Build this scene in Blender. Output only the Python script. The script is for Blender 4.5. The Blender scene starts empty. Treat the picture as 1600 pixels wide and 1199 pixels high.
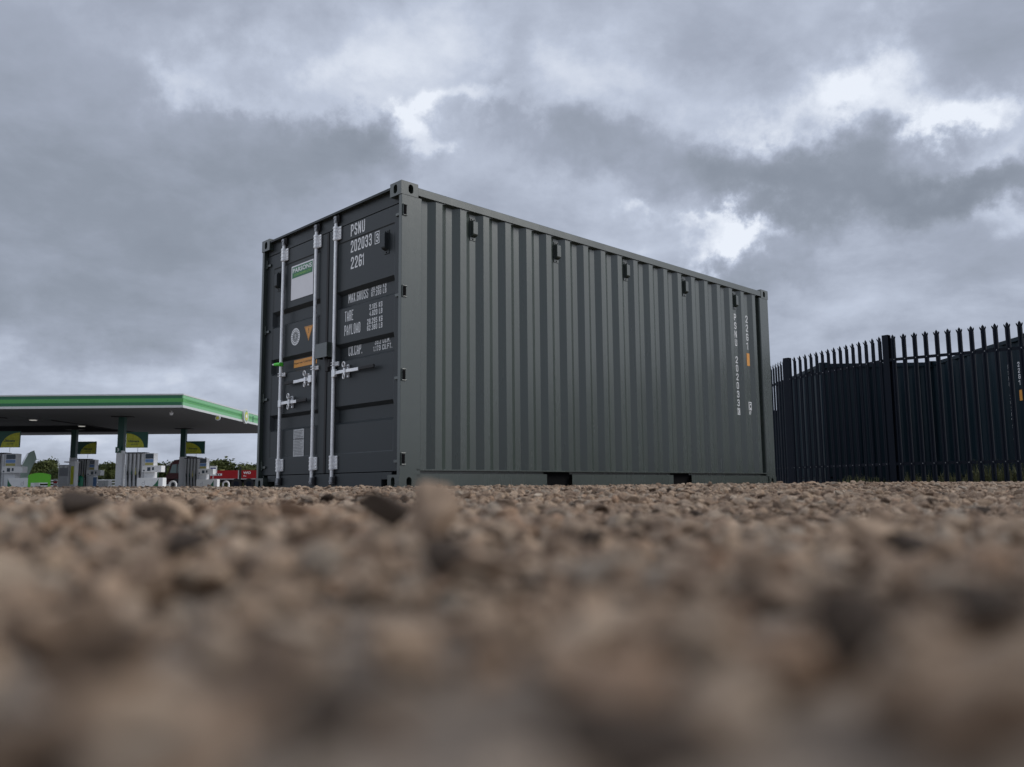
import bpy, math, random
import numpy as np
from mathutils import Matrix, Vector
R = math.radians
rng = random.Random(7)
S = bpy.context.scene
COL = S.collection

# ------------------------------------------------------------------ camera
CH = 0.05
PITCH, ROLL, FPX = R(7.0617), -0.00839, 1304.54
cd = bpy.data.cameras.new("camera"); cam = bpy.data.objects.new("camera", cd); COL.objects.link(cam)
cam.matrix_world = Matrix.Translation((0, 0, CH)) @ Matrix.Rotation(R(90) + PITCH, 4, 'X') @ Matrix.Rotation(ROLL, 4, 'Z')
cd.sensor_width = 36.0; cd.lens = 36.0 * FPX / 1600.0
cd.clip_start = 0.01; cd.clip_end = 3000
cd.dof.use_dof = True; cd.dof.focus_distance = 9.0; cd.dof.aperture_fstop = 5.3
S.camera = cam
S.view_settings.view_transform = 'Standard'; S.view_settings.look = 'None'
S.view_settings.exposure = 0.0; S.view_settings.gamma = 1.0

def ray(px, py):
    c, s = math.cos(ROLL), math.sin(ROLL)
    U, V = px - 800, py - 599.5
    X = c*U + s*V; Y = -(-s*U + c*V)
    return Vector((X/FPX, math.cos(PITCH) - Y/FPX*math.sin(PITCH), math.sin(PITCH) + Y/FPX*math.cos(PITCH)))
def at(px, py, Y):
    d = ray(px, py); return Vector((0, 0, CH)) + d*(Y/d.y)

# ------------------------------------------------------------------ world: overcast sky
SUN_EL, SUN_AZ = R(36), R(84)      # azimuth clockwise from +Y
w = bpy.data.worlds.new("World"); S.world = w; w.use_nodes = True
nt = w.node_tree; N = nt.nodes; Lk = nt.links; N.clear()
def nd(t, **k):
    n = N.new(t)
    for a, b in k.items(): setattr(n, a, b)
    return n
def mth(op, a, b=None, c=None):
    n = nd('ShaderNodeMath', operation=op)
    for i, v in enumerate((a, b, c)):
        if v is None: continue
        if isinstance(v, (int, float)): n.inputs[i].default_value = v
        else: Lk.new(v, n.inputs[i])
    return n.outputs[0]
tc = nd('ShaderNodeTexCoord')
sep = nd('ShaderNodeSeparateXYZ'); Lk.new(tc.outputs['Generated'], sep.inputs[0])
dx, dy, dz = sep.outputs
AZ = mth('ARCTAN2', dx, dy); EL = mth('ARCSINE', dz)
den = mth('ADD', mth('MAXIMUM', dz, 0.0), 0.30)
cmb = nd('ShaderNodeCombineXYZ')
Lk.new(mth('DIVIDE', dx, den), cmb.inputs[0]); Lk.new(mth('DIVIDE', dy, den), cmb.inputs[1])
def noise(vec, scale, detail, rough, dist=0.0):
    n = nd('ShaderNodeTexNoise'); n.inputs['Scale'].default_value = scale; n.inputs['Detail'].default_value = detail
    n.inputs['Roughness'].default_value = rough; n.inputs['Distortion'].default_value = dist
    Lk.new(vec, n.inputs['Vector']); return n
wp = noise(tc.outputs['Generated'], 5.0, 4, 0.55)
ws = nd('ShaderNodeSeparateColor'); Lk.new(wp.outputs['Color'], ws.inputs[0])
wq = noise(tc.outputs['Generated'], 16.0, 6, 0.65)
ws2 = nd('ShaderNodeSeparateColor'); Lk.new(wq.outputs['Color'], ws2.inputs[0])
AZw = mth('ADD', mth('ADD', AZ, mth('MULTIPLY', mth('SUBTRACT', ws.outputs[0], 0.5), 0.36)), mth('MULTIPLY', mth('SUBTRACT', ws2.outputs[0], 0.5), 0.16))
ELw = mth('ADD', mth('ADD', EL, mth('MULTIPLY', mth('SUBTRACT', ws.outputs[1], 0.5), 0.24)), mth('MULTIPLY', mth('SUBTRACT', ws2.outputs[1], 0.5), 0.10))
big = noise(cmb.outputs[0], 1.1, 8, 0.55, 0.3).outputs[0]
fine = noise(cmb.outputs[0], 3.4, 8, 0.60, 0.15).outputs[0]
B = mth('ADD', 0.555, mth('MULTIPLY', mth('SUBTRACT', big, 0.5), 0.55))
B = mth('ADD', B, mth('MULTIPLY', mth('SUBTRACT', fine, 0.5), 0.66))
# cloud masses: (direction given by where it stands in the sky, angular radii, brightness)
BL = [(90, 330, 260, 230, -.20), (330, 40, 120, 60, -.10), (260, 480, 260, 70, -.08), (525, 250, 100, 40, -.26), (430, 300, 130, 40, -.10),
      (322, 118, 45, 35, .16), (330, 175, 60, 28, .14), (450, 185, 110, 24, .17), (700, 90, 360, 150, .08), (1330, 120, 300, 150, .08), (900, 420, 500, 100, .07), (260, 640, 420, 80, .09), (640, 235, 42, 45, .34), (690, 265, 40, 16, .20), (620, 200, 50, 16, .2),
      (620, 90, 230, 85, .20), (480, 110, 120, 60, .12), (760, 195, 130, 20, .22), (850, 120, 70, 50, -.16), (1010, 120, 130, 70, .16), (900, 30, 120, 40, -.05),
      (1000, 235, 130, 38, -.20), (880, 270, 90, 40, -.06), (1250, 190, 110, 38, .26), (1370, 150, 110, 38, .28), (1490, 180, 80, 26, .40), (1440, 205, 40, 18, .2), (1590, 230, 60, 34, .26),
      (1230, 275, 130, 46, -.34), (1330, 330, 160, 40, -.26), (1520, 320, 150, 50, -.34), (1480, 260, 50, 16, .20), (1190, 405, 90, 22, -.10),
      (1130, 372, 80, 20, .50), (1165, 350, 50, 18, .34), (1075, 350, 60, 12, .26), (980, 330, 110, 26, .10), (1565, 372, 60, 26, .30), (1400, 400, 120, 30, .04),
      (1350, 470, 280, 40, .06), (200, 580, 380, 60, .12), (60, 700, 400, 30, .08), (1470, 60, 180, 70, -.10), (1180, 60, 90, 40, -.04)]
for (px, py, rx, ry, a) in BL:
    d = ray(px, py).normalized()
    az, el = math.atan2(d.x, d.y), math.asin(d.z)
    ra, re = rx/FPX, ry/FPX
    e1 = mth('POWER', mth('ABSOLUTE', mth('DIVIDE', mth('SUBTRACT', AZw, az), ra)), 2.0)
    e2 = mth('POWER', mth('ABSOLUTE', mth('DIVIDE', mth('SUBTRACT', ELw, el), re)), 2.0)
    g = mth('EXPONENT', mth('MULTIPLY', mth('ADD', e1, e2), -1.0))
    B = mth('MULTIPLY_ADD', g, a, B)
# unseen sky patches added: bright ones light side and doors, dark one dims ribs
for (az, el, ra, re, a) in ((R(92), R(27), .66, .50, .62), (R(-118), R(40), .85, .75, .62), (R(180), R(22), .5, .6, -.40)):
    for wrap in (0, 2*math.pi):
        if wrap and az != R(180): continue
        e1 = mth('POWER', mth('ABSOLUTE', mth('DIVIDE', mth('SUBTRACT', AZw, az-wrap), ra)), 2.0)
        e2 = mth('POWER', mth('ABSOLUTE', mth('DIVIDE', mth('SUBTRACT', ELw, el), re)), 2.0)
        B = mth('MULTIPLY_ADD', mth('EXPONENT', mth('MULTIPLY', mth('ADD', e1, e2), -1.0)), a, B)
rampn = nd('ShaderNodeValToRGB'); Lk.new(B, rampn.inputs[0])
el = rampn.color_ramp.elements
el[0].position = 0.10; el[0].color = (.230, .262, .320, 1)
el[1].position = 1.0; el[1].color = (.86, .91, 1.0, 1)
for p, c in ((.34, (.287, .324, .392, 1)), (.55, (.380, .423, .520, 1)), (.74, (.535, .592, .715, 1))):
    e = el.new(p); e.color = c
bgc = nd('ShaderNodeBackground'); Lk.new(rampn.outputs[0], bgc.inputs[0]); bgc.inputs[1].default_value = 1.0
sky = nd('ShaderNodeTexSky', sky_type='NISHITA'); sky.sun_disc = False
sky.sun_elevation = SUN_EL; sky.sun_rotation = SUN_AZ
bgs = nd('ShaderNodeBackground'); Lk.new(sky.outputs[0], bgs.inputs[0]); bgs.inputs[1].default_value = 0.06
mix = nd('ShaderNodeMixShader'); mix.inputs[0].default_value = 0.95
Lk.new(bgs.outputs[0], mix.inputs[1]); Lk.new(bgc.outputs[0], mix.inputs[2])
out = nd('ShaderNodeOutputWorld'); Lk.new(mix.outputs[0], out.inputs[0])

sl = bpy.data.lights.new("sun", 'SUN'); sl.energy = 1.5; sl.angle = R(25); sl.color = (1, .97, .92)
sun = bpy.data.objects.new("sun", sl); COL.objects.link(sun)
sd = Vector((math.sin(SUN_AZ)*math.cos(SUN_EL), math.cos(SUN_AZ)*math.cos(SUN_EL), math.sin(SUN_EL)))
sun.rotation_euler = sd.to_track_quat('Z', 'Y').to_euler()

# ------------------------------------------------------------------ materials
def mat(name, col, rough=0.5, metal=0.0, var=0.12, scale=8.0, bump=0.0, bscale=60.0, spec=0.5, emit=0.0, streak=False, two=None):
    m = bpy.data.materials.new(name); m.use_nodes = True
    t = m.node_tree; b = t.nodes['Principled BSDF']
    b.inputs['Roughness'].default_value = rough; b.inputs['Metallic'].default_value = metal
    b.inputs['Specular IOR Level'].default_value = spec
    co = t.nodes.new('ShaderNodeTexCoord')
    mp = t.nodes.new('ShaderNodeMapping'); t.links.new(co.outputs['Object'], mp.inputs[0])
    if streak: mp.inputs['Scale'].default_value = (1, 1, .12)
    n = t.nodes.new('ShaderNodeTexNoise'); n.inputs['Scale'].default_value = scale; n.inputs['Detail'].default_value = 6
    n.inputs['Roughness'].default_value = .6
    t.links.new(mp.outputs[0], n.inputs['Vector'])
    r = t.nodes.new('ShaderNodeValToRGB'); t.links.new(n.outputs[0], r.inputs[0])
    c2 = two or tuple(min(1, c*(1+var)) for c in col)
    c1 = tuple(c*(1-var) for c in col)
    r.color_ramp.elements[0].position = .3; r.color_ramp.elements[0].color = (*c1, 1)
    r.color_ramp.elements[1].position = .7; r.color_ramp.elements[1].color = (*c2, 1)
    t.links.new(r.outputs[0], b.inputs['Base Color'])
    mr = t.nodes.new('ShaderNodeMapRange'); t.links.new(n.outputs[0], mr.inputs[0])
    mr.inputs[3].default_value = max(0, rough-.08); mr.inputs[4].default_value = min(1, rough+.08)
    t.links.new(mr.outputs[0], b.inputs['Roughness'])
    if bump:
        n2 = t.nodes.new('ShaderNodeTexNoise'); n2.inputs['Scale'].default_value = bscale; n2.inputs['Detail'].default_value = 4
        t.links.new(co.outputs['Object'], n2.inputs['Vector'])
        bp = t.nodes.new('ShaderNodeBump'); bp.inputs['Strength'].default_value = bump; bp.inputs['Distance'].default_value = .01
        t.links.new(n2.outputs[0], bp.inputs['Height']); t.links.new(bp.outputs[0], b.inputs['Normal'])
    if emit:
        b.inputs['Emission Color'].default_value = (*col, 1); b.inputs['Emission Strength'].default_value = emit
    return m
M = {}
M['paint'] = mat('green_grey_paint', (.040, .054, .046), .27, var=.10, scale=3, bump=.05, bscale=14, streak=True, spec=.80)
M['paint'].node_tree.nodes['Principled BSDF'].inputs['IOR'].default_value = 1.6
M['door'] = mat('door_paint', (.035, .042, .046), .42, var=.07, scale=3, bump=.05, bscale=14, streak=True, spec=.35)
M['dark_paint'] = mat('dark_green_paint', (.007, .018, .027), .5, var=.2, scale=2, spec=.2, streak=True)
M['navy'] = mat('navy_powder_coat', (.008, .012, .021), .55, var=.1, spec=.15)
M['galv'] = mat('galvanised_steel', (.90, .91, .94), .36, metal=.5, var=.14, scale=30)
M['steel'] = mat('worn_steel', (.30, .31, .33), .45, metal=.6, var=.3, scale=60)
M['rubber'] = mat('black_rubber', (.012, .012, .014), .6, var=.1)
M['dark'] = mat('shade_and_screw_black', (.006, .006, .007), .9, var=.1, spec=.1)  # near-black that holds the shade of slots, pockets and underside; also screws
M['letter'] = mat('white_lettering', (.86, .88, .90), .5, var=.08, scale=40)
M['white'] = mat('white_enamel', (.90, .90, .90), .4, var=.05)
M['sticker'] = mat('white_sticker', (.84, .84, .88), .4, var=.03)
M['sticker_green'] = mat('sticker_green', (.03, .20, .085), .4, var=.04)
M['yellow_green'] = mat('sticker_yellow_green', (.25, .55, .10), .4, var=.04)
M['orange'] = mat('orange_sticker', (.80, .36, .07), .45, var=.08, scale=20)
M['ink'] = mat('dark_ink', (.12, .06, .03), .5, var=.05)
M['grey_ink'] = mat('grey_ink', (.16, .16, .17), .5, var=.05)
M['lime'] = mat('lime_plastic', (.10, .75, .06), .4, var=.05)
M['plate'] = mat('stamped_plate', (.46, .47, .48), .45, metal=.3, var=.25, scale=70)
M['bp_dark'] = mat('fascia_dark_green', (.02, .15, .07), .35, var=.05)
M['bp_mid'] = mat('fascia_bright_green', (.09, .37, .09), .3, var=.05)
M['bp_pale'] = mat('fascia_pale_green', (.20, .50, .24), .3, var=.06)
M['fascia_white'] = mat('fascia_white', (.62, .64, .64), .4, var=.04)
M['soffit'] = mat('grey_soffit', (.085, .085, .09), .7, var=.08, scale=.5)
M['soffit_shade'] = mat('shaded_soffit', (.016, .017, .02), .8, var=.1)  # darker soffit copy; the shade of the recess is in its colour
M['column'] = mat('dark_green_column', (.006, .06, .045), .4, var=.06)
M['sign_green'] = mat('sign_green', (.008, .09, .06), .4, var=.06)
M['sign_yellow'] = mat('sign_yellow', (.50, .50, .02), .45, var=.12, two=(.66, .70, .05))
M['pump_grey'] = mat('pump_silver', (.58, .59, .60), .4, metal=.2, var=.08)
M['pump_pale'] = mat('pump_pale_grey', (.82, .83, .85), .4, var=.05)
M['screen'] = mat('screen_glass', (.03, .05, .07), .15, var=.05)
M['poster_blue'] = mat('poster_blue', (.18, .32, .62), .5, var=.2, scale=9)
M['poster_yellow'] = mat('poster_yellow', (.50, .45, .15), .5, var=.1)
M['lime_panel'] = mat('lime_panel', (.13, .52, .015), .4, var=.05)
M['bin'] = mat('green_bin_plastic', (.005, .26, .14), .4, var=.06)
M['red'] = mat('truck_red', (.36, .008, .012), .35, var=.08, spec=.5)
M['cab_red'] = mat('cab_dark_red', (.035, .003, .004), .3, var=.1)
M['glass'] = mat('cab_glass', (.10, .14, .14), .08, var=.05)
M['tyre'] = mat('tyre', (.015, .015, .016), .8, var=.1)
M['flag'] = mat('flag_fabric', (.62, .84, .68), .7, var=.12, scale=3)
M['bark'] = mat('bark', (.06, .045, .035), .9, var=.25, scale=12)
M['leaf'] = mat('hedge_leaves', (.050, .072, .020), .7, var=.45, scale=.9, two=(.16, .18, .06), spec=.2)
M['leaf2'] = mat('hedge_leaves_dark', (.032, .050, .018), .7, var=.4, scale=1.1, two=(.075, .095, .03), spec=.2)
M['weed'] = mat('weed_green', (.07, .095, .035), .8, var=.4, scale=3, two=(.20, .20, .10), spec=.2)
M['blue'] = mat('blue_panel', (.02, .04, .30), .4, var=.08)
M['redstripe'] = mat('red_stripe', (.5, .03, .03), .5, var=.05)
M['logo_yellow'] = mat('logo_yellow', (.75, .72, .12), .4, var=.04)
M['concrete'] = mat('concrete', (.30, .29, .28), .85, var=.15, scale=.6, bump=.2, bscale=8)

_t = M['flag'].node_tree; _b = _t.nodes['Principled BSDF']; _o = _t.nodes['Material Output']
_tr = _t.nodes.new('ShaderNodeBsdfTranslucent'); _tr.inputs[0].default_value = (.80, .95, .84, 1); _mx = _t.nodes.new('ShaderNodeMixShader'); _mx.inputs[0].default_value = .55
_t.links.new(_b.outputs[0], _mx.inputs[1]); _t.links.new(_tr.outputs[0], _mx.inputs[2]); _t.links.new(_mx.outputs[0], _o.inputs[0])

# ------------------------------------------------------------------ mesh helpers
class MB:
    def __init__(s): s.v = []; s.f = []; s.sm = []
    def add(s, vs, fs, smooth=False):
        o = len(s.v); s.v += [tuple(p) for p in vs]; s.f += [tuple(i+o for i in f) for f in fs]; s.sm += [smooth]*len(fs); return s
    def box(s, x0, x1, y0, y1, z0, z1):
        return s.add([(x0, y0, z0), (x1, y0, z0), (x1, y1, z0), (x0, y1, z0), (x0, y0, z1), (x1, y0, z1), (x1, y1, z1), (x0, y1, z1)],
                     [(0, 3, 2, 1), (4, 5, 6, 7), (0, 1, 5, 4), (1, 2, 6, 5), (2, 3, 7, 6), (3, 0, 4, 7)])
    def prism(s, pts, fn, lo, hi, smooth=False):      # fn(a, b, t) -> xyz ; pts 2D loop extruded lo..hi
        n = len(pts)
        s.add([fn(a, b, lo) for a, b in pts] + [fn(a, b, hi) for a, b in pts],
              [(i, (i+1) % n, (i+1) % n+n, i+n) for i in range(n)], smooth)
        s.add([fn(a, b, lo) for a, b in pts], [tuple(range(n))[::-1]]); s.add([fn(a, b, hi) for a, b in pts], [tuple(range(n))])
        return s
    def cyl(s, p0, p1, r0, r1=None, n=16, caps=True):
        r1 = r0 if r1 is None else r1
        p0, p1 = Vector(p0), Vector(p1); d = (p1-p0).normalized()
        a = d.orthogonal().normalized(); b = d.cross(a)
        c = [(math.cos(2*math.pi*i/n), math.sin(2*math.pi*i/n)) for i in range(n)]
        vs = [p0+a*x*r0+b*y*r0 for x, y in c]+[p1+a*x*r1+b*y*r1 for x, y in c]
        s.add(vs, [(i, (i+1) % n, (i+1) % n+n, i+n) for i in range(n)], True)
        if caps: s.add(vs[:n], [tuple(range(n))[::-1]]); s.add(vs[n:], [tuple(range(n))])
        return s
    def tube(s, path, r, n=8):
        path = [Vector(p) for p in path]; rings = []
        for i, p in enumerate(path):
            d = (path[min(i+1, len(path)-1)]-path[max(i-1, 0)]).normalized()
            ref = Vector((0, 1, .01)) if abs(d.y) < .9 else Vector((1, 0, 0))
            a = d.cross(ref).normalized(); b = d.cross(a)
            rings.append([p+a*math.cos(2*math.pi*k/n)*r+b*math.sin(2*math.pi*k/n)*r for k in range(n)])
        vs = [q for g in rings for q in g]
        fs = [(i*n+k, i*n+(k+1) % n, (i+1)*n+(k+1) % n, (i+1)*n+k) for i in range(len(path)-1) for k in range(n)]
        s.add(vs, fs, True); s.add(rings[0], [tuple(range(n))]); s.add(rings[-1], [tuple(range(n))[::-1]]); return s
    def holed(s, fn, rect, hole, depth):               # plate with a hole and a tunnel; fn(u,v,d)->xyz
        u0, u1, v0, v1 = rect; n = len(hole)
        cu = sum(p[0] for p in hole)/n; cv = sum(p[1] for p in hole)/n; o = []
        for a, b in hole:
            x, y = a-cu, b-cv; k = 1e9
            if x > 1e-9: k = min(k, (u1-cu)/x)
            if x < -1e-9: k = min(k, (u0-cu)/x)
            if y > 1e-9: k = min(k, (v1-cv)/y)
            if y < -1e-9: k = min(k, (v0-cv)/y)
            o.append((cu+x*k, cv+y*k))
        s.add([fn(a, b, 0) for a, b in o]+[fn(a, b, 0) for a, b in hole], [(i, (i+1) % n, (i+1) % n+n, i+n) for i in range(n)])
        for (cu_, cv_) in ((u0, v0), (u1, v0), (u1, v1), (u0, v1)):   # corner fills
            best = sorted(range(n), key=lambda i: (o[i][0]-cu_)**2+(o[i][1]-cv_)**2)
            i = best[0]
            for j in ((i+1) % n, (i-1) % n):
                if abs(o[i][0]-o[j][0]) > 1e-6 and abs(o[i][1]-o[j][1]) > 1e-6:
                    s.add([fn(*o[i], 0), fn(cu_, cv_, 0), fn(*o[j], 0)], [(0, 1, 2)])
        s.add([fn(a, b, 0) for a, b in hole]+[fn(a, b, depth) for a, b in hole], [(i, (i+1) % n, (i+1) % n+n, i+n) for i in range(n)])
        s.add([fn(a, b, depth) for a, b in hole], [tuple(range(n))])
        return s
    def build(s, name, m, parent=None, bevel=0.0, loc=None, rotz=None, subdiv=0):
        me = bpy.data.meshes.new(name); me.from_pydata(s.v, [], s.f); me.polygons.foreach_set('use_smooth', s.sm)
        me.materials.append(m if not isinstance(m, str) else M[m]); me.update()
        o = bpy.data.objects.new(name, me); COL.objects.link(o)
        if parent: o.parent = parent
        if loc is not None: o.location = loc
        if rotz is not None: o.rotation_euler.z = rotz
        if bevel:
            b = o.modifiers.new('bevel', 'BEVEL'); b.width = bevel; b.segments = 2; b.limit_method = 'ANGLE'; b.angle_limit = R(40)
        return o
def tag(o, label=None, cat=None, group=None, kind=None):
    if label: o['label'] = label
    if cat: o['category'] = cat
    if group: o['group'] = group
    if kind: o['kind'] = kind
    return o
def thing(name, loc, rz=0, label=None, cat=None, group=None):
    o = bpy.data.objects.new(name, None); o.empty_display_size = .2; COL.objects.link(o)
    o.location = loc; o.rotation_euler = (0, 0, rz); return tag(o, label, cat, group)
def copy_tree(o, parent=None):
    c = o.copy(); COL.objects.link(c); c.parent = parent
    for ch in list(o.children): copy_tree(ch, c)
    return c
def stadium(cu, cv, hw, hh, n=8):      # vertical slot outline
    r = min(hw, hh); p = []
    for k in range(n+1): a = math.pi*k/n; p.append((cu+hw*math.cos(a), cv+(hh-r)+r*math.sin(a)))
    for k in range(n+1): a = math.pi+math.pi*k/n; p.append((cu+hw*math.cos(a), cv-(hh-r)+r*math.sin(a)))
    return p
_tx = {}
def glyphs(txt, bold=.02):
    k = (txt, bold)
    if k not in _tx:
        c = bpy.data.curves.new('t', 'FONT'); c.body = txt; c.size = 1; c.offset = bold; c.resolution_u = 3
        o = bpy.data.objects.new('t', c); COL.objects.link(o)
        me = bpy.data.meshes.new_from_object(o.evaluated_get(bpy.context.evaluated_depsgraph_get()))
        v = [tuple(p.co) for p in me.vertices]; f = [tuple(p.vertices) for p in me.polygons]
        bpy.data.objects.remove(o); bpy.data.curves.remove(c); bpy.data.meshes.remove(me)
        _tx[k] = (v, f)
    return _tx[k]
def text(mb, txt, fn, a0, a1, b0, b1, bold=.02):       # fits the glyphs in a rectangle a0..a1 (reading direction), b0..b1 (up)
    v, f = glyphs(txt, bold)
    x0 = min(p[0] for p in v); x1 = max(p[0] for p in v); y0 = min(p[1] for p in v); y1 = max(p[1] for p in v)
    q = [fn(a0+(p[0]-x0)/(x1-x0)*(a1-a0), b0+(p[1]-y0)/(y1-y0)*(b1-b0)) for p in v]
    mb.add(q, f); return mb

# stencil-like condensed stroke lettering, uniform stroke width ----------
_c = .22
_O = [(0, .12), (_c, 0), (1-_c, 0), (1, .12), (1, .88), (1-_c, 1), (_c, 1), (0, .88), (0, .12)]
SF = {'0': [_O], 'O': [_O], 'D': [[(0, 0), (.7, 0), (1, .14), (1, .86), (.7, 1), (0, 1), (0, 0)]],
 '1': [[(.5, 0), (.5, 1), (.15, .84)]], '2': [[(1, 0), (0, 0), (0, .10), (1, .62), (1, .88), (1-_c, 1), (_c, 1), (0, .88), (0, .76)]],
 '3': [[(0, .20), (0, .12), (_c, 0), (1-_c, 0), (1, .12), (1, .42), (.8, .53), (1, .64), (1, .88), (1-_c, 1), (_c, 1), (0, .88), (0, .80)], [(.35, .53), (.8, .53)]],
 '4': [[(.78, 0), (.78, 1), (0, .30), (1.05, .30)]], '5': [[(0, .14), (.2, 0), (.78, 0), (1, .14), (1, .48), (.78, .60), (0, .60), (0, 1), (.95, 1)]],
 '6': [[(1, .84), (.8, 1), (.22, 1), (0, .86), (0, .14), (.22, 0), (.78, 0), (1, .14), (1, .42), (.78, .56), (0, .50)]],
 '7': [[(0, 1), (1, 1), (.35, 0)]], '8': [[(.2, .53), (0, .42), (0, .12), (_c, 0), (1-_c, 0), (1, .12), (1, .42), (.8, .53), (1, .64), (1, .88), (1-_c, 1), (_c, 1), (0, .88), (0, .64), (.2, .53), (.8, .53)]],
 '9': [[(0, .16), (.2, 0), (.78, 0), (1, .14), (1, .86), (.78, 1), (.22, 1), (0, .86), (0, .58), (.22, .44), (1, .50)]],
 'A': [[(0, 0), (0, .62), (.5, 1), (1, .62), (1, 0)], [(0, .34), (1, .34)]], 'B': [[(0, 0), (.75, 0), (1, .12), (1, .42), (.8, .53), (1, .64), (1, .88), (.75, 1), (0, 1), (0, 0)], [(0, .53), (.8, .53)]],
 'C': [[(1, .22), (1, .12), (1-_c, 0), (_c, 0), (0, .12), (0, .88), (_c, 1), (1-_c, 1), (1, .88), (1, .78)]],
 'E': [[(1, 0), (0, 0), (0, 1), (1, 1)], [(0, .53), (.8, .53)]], 'F': [[(0, 0), (0, 1), (1, 1)], [(0, .53), (.8, .53)]],
 'G': [[(1, .78), (1, .88), (1-_c, 1), (_c, 1), (0, .88), (0, .12), (_c, 0), (1-_c, 0), (1, .12), (1, .48), (.5, .48)]],
 'K': [[(0, 0), (0, 1)], [(1, 1), (.1, .48), (1, 0)]], 'L': [[(0, 1), (0, 0), (.95, 0)]], 'M': [[(0, 0), (0, 1)], [(1, 0), (1, 1)], [(0, 1), (.5, .3)], [(1, 1), (.5, .3)]],
 'N': [[(0, 0), (0, 1)], [(1, 0), (1, 1)], [(0, 1), (1, 0)]], 'P': [[(0, 0), (0, 1), (.75, 1), (1, .88), (1, .58), (.75, .46), (0, .46)]],
 'R': [[(0, 0), (0, 1), (.75, 1), (1, .88), (1, .60), (.75, .50), (0, .50)], [(.6, .50), (1, 0)]],
 'S': [[(0, .20), (0, .12), (_c, 0), (1-_c, 0), (1, .12), (1, .40), (0, .62), (0, .88), (_c, 1), (1-_c, 1), (1, .88), (1, .80)]],
 'T': [[(0, 1), (1, 1)], [(.5, 0), (.5, 1)]], 'U': [[(0, 1), (0, .12), (_c, 0), (1-_c, 0), (1, .12), (1, 1)]],
 'X': [[(0, 0), (1, 1)], [(1, 0), (0, 1)]], 'Y': [[(0, 1), (.5, .42)], [(1, 1), (.5, .42)], [(.5, 0), (.5, .42)]], '.': [[(.5, 0), (.5, .06)]]}
def stroke(mb, pts, t, fn, k):
    """mitred ribbon of width t along pts; fn(a, b, k) -> xyz"""
    pts = [Vector((p[0], p[1])) for p in pts]; closed = (pts[0]-pts[-1]).length < 1e-6
    if closed: pts = pts[:-1]
    n = len(pts); L_, R_ = [], []
    for i in range(n):
        a = pts[(i-1) % n] if (closed or i) else None; b_ = pts[(i+1) % n] if (closed or i < n-1) else None; p = pts[i]
        d1 = (p-a).normalized() if a is not None else None; d2 = (b_-p).normalized() if b_ is not None else None
        if d1 is None: m, sc, p = Vector((-d2.y, d2.x)), 1, p-d2*t*.5
        elif d2 is None: m, sc, p = Vector((-d1.y, d1.x)), 1, p+d1*t*.5
        else:
            n1, n2 = Vector((-d1.y, d1.x)), Vector((-d2.y, d2.x)); m = n1+n2
            m = m.normalized() if m.length > 1e-3 else n1; sc = min(1.6, 1/max(.3, m.dot(n1)))
        L_.append(p+m*sc*t/2); R_.append(p-m*sc*t/2)
    vs = [fn(q.x, q.y, k) for q in L_]+[fn(q.x, q.y, k) for q in R_]
    mb.add(vs, [(i, (i+1) % n, (i+1) % n+n, i+n) for i in range(n if closed else n-1)])
def stext(mb, txt, fn, a0, a1, b0, b1, t=None, gap=.34, word=None):
    """condensed line filling a0..a1 by b0..b1; narrow glyphs get narrow cells"""
    cw = {'1': .45, '.': .28, ' ': .55, 'M': 1.25}
    tot = sum(cw.get(c, 1) for c in txt)+gap*(len(txt)-1); u = (a1-a0)/tot
    t = t or min((b1-b0)*.14, u*.31); x = a0
    wi = 0
    for c in txt:
        w_ = cw.get(c, 1)*u; wi += c == ' '
        for k, pl in enumerate(SF.get(c, []) if word is None or word == wi else []):
            pts = [((x+t/2+px*(w_-t)) if c not in '1.' else (x+w_/2+(px-.5)*u*.7), b0+t/2+py*(b1-b0-t)) for px, py in pl]
            stroke(mb, pts, t, fn, k)
        x += w_+gap*u
    return mb

# ------------------------------------------------------------------ ground
def sstep(a, b, x):
    t = np.clip((x-a)/(b-a), 0, 1); return t*t*(3-2*t)
def gz(x, y):
    r = np.hypot(x, y)
    rt = sstep(-.15, .25, x)
    z = 0.023-.017*sstep(.42, .85, r)*rt-.012*sstep(.75, 1.3, r)*(1-rt)+.028*sstep(1.0, 5.0, r)-.005*sstep(1.0, 5.0, r)*(1-rt)
    z = z+.0045*sstep(.38, .18, r)
    z = z+.010*np.exp(-((x+.17)/.24)**2-((y-.46)/.17)**2)
    z = z+.030*sstep(4, 9, r)*sstep(-1.5, -4.5, x)
    z = z+(np.sin(x*7.1+1.3)*np.cos(y*5.3+.4)*.005+np.sin(x*2.3-y*1.7)*.006*sstep(.8, 3, r))*sstep(60, 20, r)
    z = z+(np.sin(x*19+y*11)*np.sin(y*23-x*7+.7))*.0025*sstep(8, 3, r)
    return z-.035*sstep(20, 60, r)*sstep(-1, 1, x)
NA, rad = 160, [0.0]+list(np.geomspace(.03, 1500, 150))
vs = [(0, 0, float(gz(0.0, 0.0))-.006)]; fs = []
for r_ in rad[1:]:
    for k in range(NA):
        a = 2*math.pi*k/NA; x, y = r_*math.cos(a), r_*math.sin(a); vs.append((x, y, float(gz(x, y))-.006))
for k in range(NA): fs.append((0, 1+k, 1+(k+1) % NA))
for i in range(len(rad)-2):
    for k in range(NA): fs.append((1+i*NA+k, 1+(i+1)*NA+k, 1+(i+1)*NA+(k+1) % NA, 1+i*NA+(k+1) % NA))
M['dirt'] = mat('gravel_bed', (.16, .125, .095), .95, var=.35, scale=18, bump=1.0, bscale=90, two=(.29, .23, .18))
g = MB(); g.add(vs, fs, True)
tag(g.build('gravel_ground', 'dirt'), kind='structure')

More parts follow.
